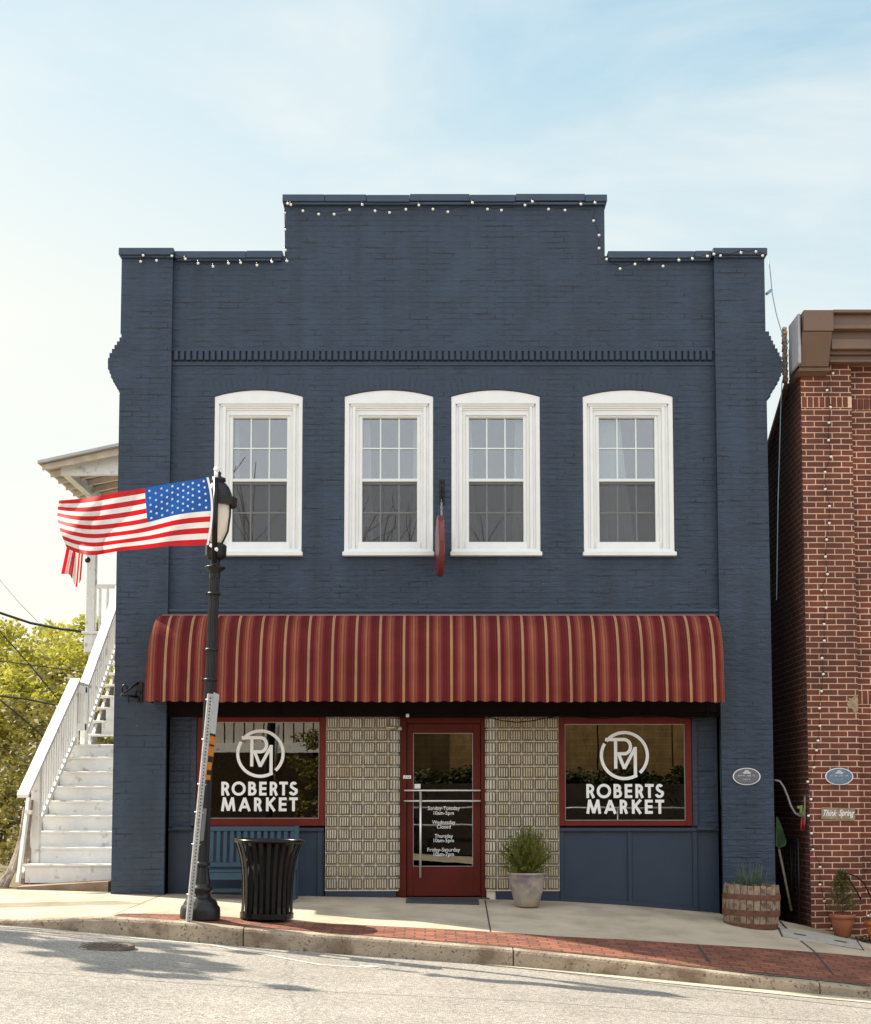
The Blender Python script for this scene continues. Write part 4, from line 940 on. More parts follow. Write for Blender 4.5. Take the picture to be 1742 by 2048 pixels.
b = MB(); vs = [(BX - .05, .6, AZc(742) + .02), (BX - .05, 3.0, 5.33), (BX + .35, 3.0, 5.33), (BX + .35, .6, AZc(742) + .02)]; b.add(vs + [(x, y, z - .07) for x, y, z in vs], [(0, 1, 2, 3), (4, 7, 6, 5), (0, 4, 5, 1), (1, 5, 6, 2), (2, 6, 7, 3), (3, 7, 4, 0)])
b.build('side_coping', M_brown, RB)
# cornice
zz = lambda py: AZc(py, -.25)
b = MB(); x0 = XP - .30
for (pa, pb, ya) in ((628, 634, -.42), (634, 656, -.34), (656, 664, -.38), (664, 680, -.26), (680, 700, -.30), (700, 707, -.22), (707, 716, -.16), (716, 721, -.19)):
    b.box(x0, BX + 9, ya, -.0, zz(pb), zz(pa), .004)
b.build('cornice', M_brown, RB)
b = MB(); xa, xb = AX(1605, 690, -.4), AX(1664, 690, -.4)
def wedge(y_t, y_b, pt, pb, xa_, xb_):
    zt_, zb2 = AZc(pt, y_t), AZc(pb, y_b)
    vs = [(xa_, y_t, zt_), (xb_, y_t, zt_), (xb_, y_b, zb2), (xa_, y_b, zb2), (xa_, .3, zt_), (xb_, .3, zt_), (xb_, .3, zb2), (xa_, .3, zb2)]
    b.add(vs, [(0, 1, 2, 3), (4, 7, 6, 5), (0, 4, 5, 1), (3, 2, 6, 7), (0, 3, 7, 4), (1, 5, 6, 2)])
wedge(-.46, -.44, 620, 661, xa + .01, xb + .01); wedge(-.42, -.22, 663, 733, xa, xb); wedge(-.24, -.22, 735, 742, xa - .005, xb + .01); wedge(-.20, -.10, 742, 752, xa, xb)
b.build('cornice_bracket', M_brown, RB)
b = MB()
zt_ = AZc(622, -.4); b.box(xa - .045, xa - .012, -.38, .1, AZc(735, -.2), zt_ - .02, .01)
b.build('bracket_side', mat('faded_grey_metal', (.38, .38, .40), .6, .15, 8, .1), RB)
b = MB(); 
for k in range(14): z = AZc(640) - k * .05; b.tube([(BX - .1, .3, z), (BX - .1, .35, z - .045)], .03 + .006 * (k % 2), 6)
b.build('downpipe_elbow', mat('copper_flashing', (.42, .26, .16), .5, .3, 12, .2), RB)
# soldier courses and relief
M_sold = mat('soldier_brick', (.15, .04, .02), .8, .35, 9, .4); M_pale = mat('pale_mortar', MOR, .9, .12, 9, .3)
b = MB(); zs = AZc(815, -.05); b.box(BX, XP, -.0585, -.05, zs - .006, zs + .137, 0, 1); b.box(XP, BX + 9, .046, .05, zs - .006, zs + .137, 0, 1); x = BX + .008
while x < BX + 2.5:
    y0 = -.0625 if x < XP - .062 else .03
    if x > XP or x < XP - .062: b.box(x, x + .062, y0, .06, zs, zs + .131, .004, 0)
    x += .0726
b.build('soldier_course', [M_sold, M_pale], RB)
b = MB(); zb_ = AZc(1385, .04); b.box(XP, BX + 9, .046, .05, zb_ - .15, zb_ + .03, 0, 1); x = XP + .01
while x < BX + 2.5: b.box(x, x + .062, .042, .06, zb_ - .142, zb_ + .022, .003); x += .0726
b.build('sill_course', [M_sold, M_pale], RB)
b = MB(); random.seed(5); q = at(1712, 1407, -.058)
pts = [(q.x + (.13 if i % 2 else .1) * math.cos(R(20 * i)) * random.uniform(.8, 1.1), q.z + (.12 if i % 3 else .09) * math.sin(R(20 * i)) * random.uniform(.7, 1.1)) for i in range(18)]
pts = [(min(x, XP - .004), z) for x, z in pts]
b.plate(pts, [], -.0575, -.05); b.build('mortar_patch', mat('mortar_smear', (.33, .24, .15), .9, .35, 18, .6), RB)
rl = [(1669, 648), (1659, 683), (1667, 715), (1666, 746), (1654, 780), (1661, 814), (1658, 845), (1657, 880), (1662, 913), (1650, 944), (1650.5, 978), (1659, 1012), (1658.6, 1046), (1653, 1079), (1651, 1113), (1655, 1148), (1643, 1180), (1652, 1215), (1648, 1248), (1648.6, 1281), (1644, 1316), (1646.5, 1348), (1643, 1382), (1639, 1416), (1639.6, 1451), (1636, 1481), (1633, 1500), (1628, 1534), (1615.5, 1563), (1622, 1598), (1617, 1631), (1623, 1666), (1626, 1699), (1640, 1734), (1640, 1769), (1648.6, 1802), (1664, 1857), (1701, 1861)]
string_lights('string_lights', 'string of round bulbs hanging down the corner of the red brick shop', rl, -.11)

# ================================================================== ALLEY CLUTTER
t = thing('garden_hose', 'pale garden hose looping across the alley beside the navy pier', 'hose', (4.18, .1, 1.2))
b = MB(); b.tube([at(x, y, .12) for x, y in ((1549, 1560), (1560, 1563), (1568, 1575), (1575, 1592), (1582, 1612), (1590, 1626), (1600, 1632), (1606, 1630))], .013, 8)
b.build('tube', mat('grey_hose', (.30, .27, .25), .6, .1, 9, 0), t)
b = MB(); q = at(1603, 1622, .1); b.tube([q + Vector((0, 0, .07)), q, q + Vector((-.02, 0, -.04))], .02, 8); b.tube([q + Vector((-.05, 0, .05)), q + Vector((.02, 0, .02))], .018, 8)
b.build('nozzle', mat('lime_plastic', (.25, .35, .06), .5, .2, 9, 0), t)
t = thing('loppers', 'red handled loppers hanging on the side of the brick building', 'loppers', at(1605, 1640, .1))
q = at(1606, 1632, .1)
for s, n_ in ((-1, 0), (1, 1)):
    b = MB().tube([at(1606 + s * 2, 1636, .1), at(1606 + s * 3.6, 1660, .1)], .012, 8, r1=.017); b.build('grip', mat('red_grip', (.42, .02, .02), .4, .1, 9, 0), t)
    b = MB().tube([at(1606 + s * 1, 1618, .1), at(1606 + s * 2, 1637, .1)], .010, 6); b.build('blade', M_galv, t)
t = thing('leaf_rake', 'green headed rake standing upside down against the alley wall', 'rake', at(1582, 1815, .3))
b = MB().tube([at(1583, 1822, .3), at(1556, 1690, .3)], .016, 8); b.build('handle', M_wood, t)
b = MB(); hd = [(1552, 1632), (1557, 1640), (1573, 1685), (1571, 1691), (1556, 1697), (1551, 1690)]; P = [at(x, y, .28) for x, y in hd]
b.plate([(p.x, p.z) for p in P], [], .27, .285)
for k in range(6): a_, c_ = P[0].lerp(P[1], k / 5), P[4].lerp(P[2], k / 5); b.tube([a_ + Vector((0, -.016, 0)), c_ + Vector((0, -.016, 0))], .005, 5)
b.build('head', mat('green_plastic', (.05, .11, .05), .6, .3, 12, .2), t)
t = thing('plank', 'narrow timber batten fixed upright on the alley side of the brick building', 'plank', at(1610, 1640, .06))
MB().tube([at(1610, 1592, .06), at(1610, 1650, .06)], .014, 4).build('batten', M_wood, t)
t = thing('metal_gate', 'dark iron gate standing open in the alley beside the brick corner', 'gate', at(1605, 1835, .5))
b = MB(); gx = BX - .10; zg = gz(BX, 0)
for y in (.12, .5, .9, 1.3): b.tube([(gx, y, zg), (gx, y, zg + 1.05)], .014, 6)
b.tube([(gx, .12, zg + 1.05), (gx, 1.3, zg + 1.05)], .014, 6); b.tube([(gx, .12, zg + .1), (gx, 1.3, zg + .1)], .014, 6)
b.build('frame', M_iron, t)
for k in range(9):
    b = MB().tube([(gx, .16 + .125 * k, zg + .1), (gx, .16 + .125 * k, zg + 1.05)], .007, 5); b.build('bar', M_iron, t)
b = MB(); b.box(4.2, BX, 1.9, 1.95, -1.2, 1.6); tag(b.build('alley_fence', M_dark), 'dark board fence closing the back of the narrow alley', 'fence')
# service cable down the right-hand pier and wires across the gap
b = MB(); b.tube([at(x, y, .15) for x, y in ((1538, 520), (1542, 560), (1544, 585), (1553, 630), (1568, 680), (1573, 692), (1566, 712), (1572, 735), (1564, 765), (1562, 800), (1556, 1000), (1553, 1200))], .006, 5)
tag(b.build('cable', mat('pale_cable', (.22, .34, .42), .5, .1, 9, 0)), 'thin pale cable dropping from the navy right pier into the alley', 'cable')
b = MB(); b.tube([at(x, y, .15) for x, y in ((1573, 692), (1582, 672), (1592, 655))], .005, 5)
b.tube([at(1533, 588, .0), at(1539, 583, .1), at(1543, 580, .15)], .018, 6)
tag(b.build('cable', MATS['pale_cable']), 'short cable running from alley drop up to brown cornice', 'cable')
b = MB(); b.tube([at(x, y, -.02) for x, y in ((1440, 1440), (1441, 1560), (1443, 1610), (1450, 1680), (1458, 1735), (1463, 1762))], .006, 5)
tag(b.build('cable', mat('green_cable', (.02, .06, .05), .5, .1, 9, 0)), 'thin dark green cable trailing from shop front into barrel planter', 'cable')

# ================================================================== PLANTS
def blades(b, cx, cy, z, n, h, spread, w, up=1.0, mi=0, seed=1, leafy=True):
    rd = random.Random(seed)
    for i in range(n):
        a = rd.uniform(0, 2 * math.pi); s = rd.random() ** .6 * spread; hh = h * rd.uniform(.55, 1) * (1 - .45 * (s / spread) ** 2)
        p0 = Vector((cx + math.cos(a) * s * .25, cy + math.sin(a) * s * .25, z)); lean = Vector((math.cos(a) * s, math.sin(a) * s, 0))
        pts = [p0 + lean * (t ** 1.5) + Vector((rd.uniform(-.01, .01), rd.uniform(-.01, .01), hh * (t - .12 * t * t))) for t in (0, .33, .66, 1)]
        b.tube(pts, .0035, 4, mi, caps=False, r1=.0015)
        if leafy:
            for k in range(16):
                t = .2 + .8 * k / 16; j = min(2, int(t * 3)); q = pts[j].lerp(pts[j + 1], t * 3 - j)
                d = Vector((rd.uniform(-1, 1), rd.uniform(-1, 1), rd.uniform(.3, 1.3))).normalized(); sd = d.cross(Vector((rd.uniform(-1, 1), rd.uniform(-1, 1), .2))).normalized() * w / 2
                b.add([q - sd, q + sd, q + d * w * 5.5], [(0, 1, 2)], mi)
# glazed pot with rosemary-like shrub
def potted(name, label, cx, cy, prof, mpot, mrim=None, seed=1):
    z = gz(cx, cy) + .002; t = thing(name, label, 'potted plant', (cx, cy, z)); return t
def pot_mat():
    return mat('mottled_glaze', (.36, .31, .25), .35, .25, 5, .1, 30, spec=.6, coat=.2, stain=(6, .45, .65, (.17, .14, .15)), speck=(3, .55, .7, (.42, .33, .22)))
cx, cy = AX(1054, 1790, -.45), -.45
t = potted('potted_shrub', 'spiky green shrub in mottled grey glazed pot in front of the glass blocks', cx, cy, None, None)
s = 1 / 168.5
MB().lathe([(.0001, .01), (.125, .0), (.14, .005), (.158, .08), (.185, .18), (.205, .28), (.213, .345), (.215, .372), (.226, .376), (.228, .395), (.215, .402), (.20, .395), (.195, .34), (.0001, .335)], seg=40).build('pot', pot_mat(), t, False)
MB().lathe([(.0001, .36), (.10, .355), (.196, .35)], seg=20).build('soil', M_soil, t, False)
b = MB(); blades(b, 0, 0, .34, 300, .74, .27, .010, seed=4); blades(b, 0, 0, .36, 60, .2, .33, .008, seed=6); b.build('foliage', M_leafC, t, False)
# barrel planter
cx, cy = AX(1499, 1820, -.5), -.55
zg = gz(cx, cy) - .03; t = thing('barrel_planter', 'weathered half whiskey barrel with rusty hoops planted with chives beside navy pier', 'barrel planter', (cx, cy, zg)); t.rotation_euler = (0, R(2.0), 0)
BH = .50; br = lambda z: .275 + .055 * math.sin(math.pi * (.15 + .62 * z / BH))
M_stave = mat('grey_stave', (.27, .195, .135), .9, .3, 10, .7, 30, stain=(14, .5, .62, (.12, .075, .05)))
M_hoop = mat('rusted_hoop', (.13, .05, .028), .75, .35, 14, .5, 50)
b = MB(); NS = 26
for k in range(NS):
    a0, a1 = 2 * math.pi * k / NS + .012, 2 * math.pi * (k + 1) / NS - .012; top = BH + random.uniform(-.012, .008); vs = []
    for z in [top * i / 6 for i in range(7)]:
        for r_, a in ((br(z) + .0, a0), (br(z) + .004, (a0 + a1) / 2), (br(z), a1), (br(z) - .03, a1), (br(z) - .03, a0)): vs.append((r_ * math.cos(a), r_ * math.sin(a), z))
    b.add(vs, [(i * 5 + j, i * 5 + (j + 1) % 5, (i + 1) * 5 + (j + 1) % 5, (i + 1) * 5 + j) for i in range(6) for j in range(5)] + [(30, 31, 32, 33, 34)])
b.build('stave', M_stave, t, False)
for za, zb_ in ((.0, .06), (.15, .215), (.335, .395)):
    MB().lathe([(br(za) + .003, za), (br(za) + .010, za), (br(zb_) + .010, zb_), (br(zb_) + .003, zb_)], seg=52, smooth=False).build('hoop', M_hoop, t, False)
MB().lathe([(.0001, BH - .05), (.16, BH - .045), (br(BH) - .03, BH - .06)], seg=24).build('soil', M_soil, t, False)
b = MB(); rd = random.Random(2)
for k in range(40):
    x, y = rd.gauss(.0, .06), rd.gauss(0, .06); h = rd.uniform(.12, .33); b.tube([(x, y, BH - .06), (x * 1.15, y * 1.1, BH - .06 + h * .6), (x * 1.3, y * 1.2, BH - .05 + h)], .004, 4, r1=.002)
b.build('chives', mat('chive_green', (.10, .14, .05), .6, .3, 9, 0, trans=.2), t, False)
b = MB()
for k in range(420):
    a, r_ = rd.uniform(0, 6.28), rd.uniform(0, .27); q = Vector((r_ * math.cos(a) - .03, r_ * math.sin(a), BH - .045 + rd.uniform(0, .05) * (1 if math.cos(a) < .3 else .3)))
    d = Vector((rd.uniform(-1, 1), rd.uniform(-1, 1), rd.uniform(-.2, .6))).normalized() * .022; sd = d.cross(Vector((0, 0, 1))).normalized() * .01
    b.add([q, q + d * .5 + sd, q + d, q + d * .5 - sd], [(0, 1, 2, 3)])
b.build('ground_leaves', M_leafC, t, False)
# terracotta pot with small conifer
def terra(name, label, cx, cy, sc_, seed):
    t = thing(name, label, 'potted plant', (cx, cy, gz(cx, cy)))
    MB().lathe([(.0001, .01), (.10 * sc_, 0), (.145 * sc_, .20 * sc_), (.148 * sc_, .235 * sc_), (.165 * sc_, .238 * sc_), (.17 * sc_, .285 * sc_), (.155 * sc_, .288 * sc_), (.15 * sc_, .24 * sc_), (.0001, .24 * sc_)], seg=36).build('pot', M_terra, t, False)
    MB().lathe([(.0001, .262 * sc_), (.15 * sc_, .255 * sc_)], seg=18).build('soil', M_soil, t, False)
    return t
cx, cy = AX(1685, 1850, -.35), -.35
t = terra('potted_conifer', 'small straggly conifer in terracotta pot against the brick pier', cx, cy, .92, 3)
b = MB(); rd = random.Random(9); b.tube([(0, 0, .22), (.01, 0, .5), (-.01, 0, .74)], .008, 5, 1, r1=.002)
for k in range(230):
    h = rd.random() ** .8; z = .27 + h * .46; a = rd.uniform(0, 6.28); L_ = (.23 * (1 - h) ** .6 + .02) * rd.uniform(.6, 1.1)
    p0_ = Vector((0, 0, z)); p1 = p0_ + Vector((math.cos(a) * L_, math.sin(a) * L_, rd.uniform(.02, .09))); b.tube([p0_, p1], .002, 4, 1, caps=False)
    for j in range(12):
        q = p0_.lerp(p1, .3 + .7 * j / 12); d = Vector((rd.uniform(-1, 1), rd.uniform(-1, 1), rd.uniform(-.2, 1))).normalized(); sd = d.cross(Vector((.3, .2, .9))).normalized() * .004; b.add([q - sd, q + sd, q + d * .045], [(0, 1, 2)])
b.build('foliage', [mat('conifer_leaf', (.20, .19, .04), .6, .5, 14, 0, trans=.25), M_bark], t, False)
cx, cy = AX(1757, 1850, -.5), -.5
t = terra('potted_flower', 'bright orange terracotta pot of small white flowers with wire hoop at the brick front', cx, cy, .95, 5)
for ch in t.children:
    if ch.name.startswith('pot'): ch.data.materials[0] = mat('orange_glaze', (.45, .12, .03), .5, .2, 8, .1)
b = MB(); rd = random.Random(4)
for k in range(200):
    a, r_ = rd.uniform(0, 6.28), rd.uniform(0, .15); q = Vector((r_ * math.cos(a), r_ * math.sin(a), .25 + rd.uniform(0, .07))); d = Vector((rd.uniform(-1, 1), rd.uniform(-1, 1), rd.uniform(0, 1))).normalized() * .03; sd = d.cross(Vector((0, .1, 1))).normalized() * .012
    b.add([q, q + d * .5 + sd, q + d, q + d * .5 - sd], [(0, 1, 2, 3)])
b.build('foliage', M_leafC, t, False)
b = MB()
for k in range(12): a, r_ = rd.uniform(0, 6.28), rd.uniform(.03, .16); b.sphere((r_ * math.cos(a), r_ * math.sin(a), .32 + rd.uniform(0, .04)), .012, 8, 5)
b.build('flower', M_letter, t, False)
P = [at(x, y, -.5) - Vector((cx, cy, gz(cx, cy))) for x, y in ((1722, 1800), (1712, 1780), (1698, 1758), (1688, 1748), (1690, 1746), (1712, 1752), (1728, 1766), (1742, 1795), (1752, 1815))]
MB().tube(P, .009, 6).build('wire_hoop', M_black, t, False)
b = MB(); rd = random.Random(8); cx, cy = 5.27, -.42
for k in range(700):
    a, r_ = rd.uniform(0, 6.28), rd.uniform(0, .30); x, y = cx + r_ * math.cos(a) * 1.2, cy + r_ * math.sin(a) * .7; z = gz(x, y) + rd.uniform(0, .09) * (1 - r_ / .32); d = Vector((rd.uniform(-1, 1), rd.uniform(-1, 1), rd.uniform(-.2, .4))).normalized() * .03; sd = d.cross(Vector((0, .1, 1))).normalized() * .006
    q = Vector((x, y, z + .004)); b.add([q - d - sd, q - d + sd, q + d + sd, q + d - sd], [(0, 1, 2, 3)])
struct(b.build('mulch', mat('mulch_chips', (.12, .075, .045), .9, .5, 30, 0)), 'stuff')['label'] = 'loose brown mulch heaped at the foot of the brick wall'

# doormat
x0, x1 = AX(812, 1800, -.3), AX(958, 1800, -.3); xm = (x0 + x1) / 2; ym = -.02
t = thing('doormat', 'dark blue-grey ribbed doormat lying in front of the red door', 'doormat', (xm, -.22, gz(xm, -.22))); t.rotation_euler = (math.atan((gz(xm, 0) - gz(xm, -.5)) / .5), -math.atan((gz(x0, -.2) - gz(x1, -.2)) / (x1 - x0)) * -1, 0)
w = (x1 - x0) / 2; M_mat = mat('rubber_mat', (.05, .06, .075), .7, .2, 30, .4, 90)
b = MB().box(-w, w, -.22, .22, .003, .014, .003); b.build('rubber_border', M_mat, t, False)
b = MB()
for k in range(40): x = -w + .03 + k * (2 * w - .06) / 40; b.box(x, x + .012, -.19, .19, .0142, .018)
b.build('rib', M_mat, t, False)

# ================================================================== BENCH
bx0, bx1 = -2.86, AX(595, 1700, -.35); zg = gz((bx0 + bx1) / 2, -.35)
t = thing('bench', 'teal blue slatted wooden bench below the left shop window', 'bench', ((bx0 + bx1) / 2, -.35, zg)); w = (bx1 - bx0) / 2
zt_ = AZc(1652, -.2) - zg; zs_ = AZc(1742, -.55) - zg
M_ = Matrix.Translation((0, .14, zs_)) @ Matrix.Rotation(R(-8), 4, 'X'); hb = zt_ - zs_
b = MB().box(-w, w, -.015, .015, hb - .06, hb, .004, M=M_); b.build('top_rail', M_bench, t, False)
b = MB().box(-w, w, -.015, .015, .03, .09, .004, M=M_); b.build('lower_rail', M_bench, t, False)
ns = 14
for k in range(ns):
    x = -w + .08 + (2 * w - .16) * k / (ns - 1); MB().box(x - .024, x + .024, -.009, .009, .09, hb - .06, .003, M=M_).build('back_slat', M_bench, t, False)
for k in range(5): MB().box(-w + .01, w - .01, -.27 + k * .085, -.20 + k * .085, zs_ - .012, zs_ + .010, .004).build('seat_slat', M_bench, t, False)
MB().box(-w + .03, w - .03, -.262, -.24, zs_ - .10, zs_ - .014, .003).build('apron', M_bench, t, False)
for sx in (-1, 1):
    x = sx * (w - .03)
    MB().box(x - .03, x + .03, -.24, -.18, 0, zs_ - .013, .004).build('leg', M_bench, t, False)
    MB().box(x - .028, x + .028, .10, .16, 0, zs_ + .1, .004).build('leg', M_bench, t, False)
    MB().box(x - .028, x + .028, -.02, .02, 0, hb + .005, .004, M=M_).build('stile', M_bench, t, False)
MB().box(-w + .06, w - .06, -.10, -.07, .08, .13, .003).build('stretcher', M_bench, t, False)

# ================================================================== TRASH CAN
cx, cy = AX(534, 1840, -2.35), -2.38; zg = gz(cx, cy) + .006
t = thing('trash_can', 'black flared slatted metal litter bin on the brick paving', 'litter bin', (cx, cy, zg)); t.rotation_euler = (0, R(1.2), 0)
pr = [(.268, .05), (.262, .14), (.262, .30), (.268, .45), (.283, .58), (.305, .68), (.332, .76), (.355, .815)]
b = MB(); NS = 26
for k in range(NS):
    a = 2 * math.pi * k / NS; u = Vector((math.cos(a), math.sin(a), 0)); v = Vector((-math.sin(a), math.cos(a), 0)); vs = []
    for r_, z in pr:
        wd = .021 * (1 + (r_ - .26) * 1.2)
        for dr, dv in ((0, -wd), (.006, -wd * .8), (.006, wd * .8), (0, wd), (-.004, 0)): vs.append(u * (r_ + dr) + v * dv + Vector((0, 0, z)))
    b.add(vs, [(i * 5 + j, i * 5 + (j + 1) % 5, (i + 1) * 5 + (j + 1) % 5, (i + 1) * 5 + j) for i in range(len(pr) - 1) for j in range(5)])
b.build('slat', M_black, t, False)
b = MB(); b.tube([((.360) * math.cos(R(9 * i)), .360 * math.sin(R(9 * i)), .825) for i in range(41)], .019, 8, caps=False); b.build('rim', M_black, t, False)
MB().lathe([(.25, .02), (.282, .02), (.282, .075), (.25, .075)], seg=40, smooth=False).build('base_ring', M_black, t, False)
MB().lathe([(.0001, .05), (.235, .05), (.24, .80), (.235, .80), (.23, .06), (.0001, .055)], seg=32).build('liner', M_dark, t, False)
MB().lathe([(.24, .77), (.27, .80), (.335, .822)], seg=32).build('collar', M_black, t, False)
for a in (45, 135, 225, 315): MB().lathe([(.0001, 0), (.018, 0), (.018, .03), (.0001, .03)], (.24 * math.cos(R(a)), .24 * math.sin(R(a)), 0), 10).build('foot', M_iron, t, False)

# ================================================================== STREET LAMP
LY = -2.72; lb = at(400, 1838, LY); lx = lb.x; zg = gz(lx, LY) + .005
t = thing('street_lamp', 'black fluted cast iron street lamp with frosted globe beside the kerb', 'street lamp', (lx, LY, zg)); lean = math.atan((AX(436, 1000, LY) - lx) / (AZc(1000, LY) - zg)); t.rotation_euler = (0, lean, 0)
H = lambda py: (AZc(py, LY) - zg) / math.cos(lean)
MB().lathe([(.205, 0), (.208, .03), (.205, .09), (.198, .125), (.178, .145), (.172, .165), (.155, .195), (.118, .215), (.100, .235), (.098, .262), (.112, .285), (.122, .305), (.116, .325), (.098, .335), (.09, .36)], seg=16 * 2).build('base', M_iron, t, False)
MB().lathe([(.092, .35), (.086, .40), (.072, .48), (.066, .53)], seg=24, flute=.09, smooth=False).build('flared_neck', M_iron, t, False)
MB().lathe([(.066, .53), (.080, .545), (.082, .565), (.066, .585)], seg=28).build('collar', M_iron, t, False)
hc = H(1135)
MB().lathe([(.068, .58), (.063, 1.6), (.057, hc * .75), (.054, hc)], seg=32, flute=.085, smooth=False).build('pole', M_iron, t, False)
MB().lathe([(.055, hc - .12), (.06, hc - .08), (.055, hc - .05), (.105, hc - .01), (.108, hc + .006), (.05, hc + .02)], seg=28).build('collar', M_iron, t, False)
for py in (1188, 1300, 1360):
    b = MB().lathe([(.056, -.015), (.07, -.012), (.07, .012), (.056, .015)], (0, 0, H(py)), 24); b.box(-.09, -.055, -.012, .012, H(py) - .015, H(py) + .015, .003); b.build('band_clamp', M_iron, t, False)
h0, h1 = H(1120), H(1092)
MB().lathe([(.05, hc), (.05, h0), (.085, h0 + .01), (.112, h0 + .04), (.112, h1 - .0), (.09, h1 + .02), (.07, h1 + .03)], seg=8, smooth=False).build('ballast_housing', M_iron, t, False)
g0, g1 = h1 + .03, H(1012)
MB().lathe([(.055, g0), (.075, g0 + .05), (.108, g0 + .13), (.135, g0 + .24), (.143, g0 + .32), (.140, g1)], seg=32).build('globe', mat('frosted_globe', (.92, .88, .80), .25, .03, 4, 0, coat=.4, trans=.5), t, False)
r0, r1 = H(1012), H(996)
MB().lathe([(.136, r0 + .005), (.20, r0), (.205, r1), (.155, r1 + .012), (.138, r1 + .02)], seg=10, smooth=False).build('rim', M_iron, t, False)
t1 = H(962)
MB().lathe([(.15, r1), (.142, r1 + .05), (.115, r1 + .11), (.078, r1 + .155), (.06, r1 + .165), (.06, t1 - .01), (.075, t1), (.07, t1 + .03), (.03, t1 + .045), (.018, t1 + .06), (.026, t1 + .085), (.0001, t1 + .11)], seg=28).build('cap', M_iron, t, False)
for a in (90, 205, 338):
    u = Vector((math.cos(R(a)), math.sin(R(a)), 0)); b = MB(); b.tube([u * .07 + Vector((0, 0, g0 - .01)), u * .135 + Vector((0, 0, g0 + .12)), u * .155 + Vector((0, 0, g0 + .3)), u * .15 + Vector((0, 0, r0 + .01))], .010, 6); b.build('cage_rib', M_iron, t, False)

# ================================================================== FLAG
FY = LY - .19
fx = AX(431, 1030, FY); t = thing('flag', 'American flag flying left from a pole strapped to the street lamp', 'flag', (fx, FY, AZc(1130, FY)))
z0_, z1_ = AZc(1125, FY), AZc(956, FY)
MB().tube([(fx - .01, FY, z0_), (fx, FY, z1_ - .0)], .030, 8).build('flagpole', M_black, t)
b = MB(); b.tube([(fx, FY, z1_), (fx + .002, FY, AZc(944, FY))], .020, 8); b.sphere((fx + .002, FY, AZc(939, FY)), .028, 12, 8); b.build('finial', M_letter, t)
b = MB(); b.tube([at(425, 957, FY), at(432, 958, FY)], .02, 6); b.tube([at(420, 1090, FY), at(430, 1098, FY)], .016, 6); b.sphere(at(431, 1099, FY), .03, 8, 6); b.build('tie', M_letter, t)
TOP = [(0, 413, 955), (.1, 387, 960), (.25, 345, 966), (.42, 290, 976), (.6, 232, 985), (.8, 172, 996), (1, 118, 1001)]
BOT = [(0, 413, 1090), (.1, 385, 1091), (.25, 345, 1092), (.42, 300, 1096), (.6, 240, 1102), (.8, 190, 1110), (.93, 160, 1107), (1, 134, 1097)]
def smooth_interp(tab, u, k):
    for i in range(len(tab) - 1):
        if u <= tab[i + 1][0] or i == len(tab) - 2:
            p0_, p1, p2, p3 = [tab[max(0, min(len(tab) - 1, i + d))][k] for d in (-1, 0, 1, 2)]; s = (u - tab[i][0]) / (tab[i + 1][0] - tab[i][0])
            return .5 * ((2 * p1) + (p2 - p0_) * s + (2 * p0_ - 5 * p1 + 4 * p2 - p3) * s * s + (3 * p1 - p0_ - 3 * p2 + p3) * s ** 3)
def cloth(u, v):       # u hoist -> fly, v bottom 0 -> top 1
    tx, ty = smooth_interp(TOP, u, 1), smooth_interp(TOP, u, 2); bx_, by_ = smooth_interp(BOT, u, 1), smooth_interp(BOT, u, 2)
    x = bx_ + (tx - bx_) * v; y = by_ + (ty - by_) * v
    x -= 14 * math.sin(math.pi * v) * (max(0, u - .75) / .25) ** 2 * .7 - (-9 * math.sin(math.pi * v) * max(0, 1 - u / .12)) * -1
    y += 9 * math.sin(math.pi * min(1, u * 1.15)) * math.sin(math.pi * v) * (.5 - .9 * u) + 8 * math.sin(math.pi * v) * math.sin(2 * math.pi * (u - .35)) * .9
    dep = .10 * math.sin(5.5 * u + 2.2 * v) * u ** .6 + .07 * math.sin(12 * u - 5 * v) * u + .045 * math.sin(21 * u + 9 * v) * u
    if u > .86: dep += .22 * ((u - .86) / .14) ** 1.6
    return at(x, y, FY - .02 + dep)
NU, NR = 90, 39
b = MB()
for i in range(NU + 1):
    for j in range(NR + 1): b.v.append(tuple(cloth(i / NU, j / NR)))
for i in range(NU):
    for j in range(NR):
        st = j // 3; u = (i + .5) / NU; blue = st >= 6 and u < .425
        b.f.append([i * (NR + 1) + j, (i + 1) * (NR + 1) + j, (i + 1) * (NR + 1) + j + 1, i * (NR + 1) + j + 1]); b.m.append(2 if blue else (st % 2)); b.s.append(True)
M_fr = mat('flag_red', (.58, .006, .012), .7, .08, 12, .1, 120, trans=.35); M_fw = mat('flag_white', (.82, .80, .76), .7, .03, 12, .1, 120, trans=.35); M_fb = mat('flag_blue', (.012, .09, .36), .7, .1, 12, .1, 120, trans=.3)
b.build('cloth', [M_fr, M_fw, M_fb], t)
b = MB()
for r_ in range(9):
    n_ = 6 if r_ % 2 == 0 else 5
    for c_ in range(n_):
        u = .035 + (.36) * (c_ + (0 if n_ == 6 else .5)) / 5; v = 6 / 13 + (7 / 13) * (.1 + .8 * r_ / 8); o_ = cloth(u, v); e1 = (cloth(u + .01, v) - o_).normalized(); e2 = (cloth(u, v + .01) - o_).normalized(); nn = e1.cross(e2).normalized()
        if nn.y > 0: nn = -nn
        vs = [o_ + nn * .004]
        for k in range(10): a = R(90 + 36 * k); q = .0165 if k % 2 == 0 else .008; vs.append(o_ + nn * .004 + e1 * q * math.cos(a) + e2 * q * math.sin(a))
        b.add(vs, [(0, 1 + k, 1 + (k + 1) % 10) for k in range(10)])
b.build('star_pattern', mat('star_white', (.70, .80, .85), .7, .02, 5, 0), t)
b = MB(); vs = []
for j in range(21):
    v = j / 20; p = cloth(0, v); q = p + Vector((.022, -.004, 0)); vs += [p + Vector((0, -.004, 0)), q]
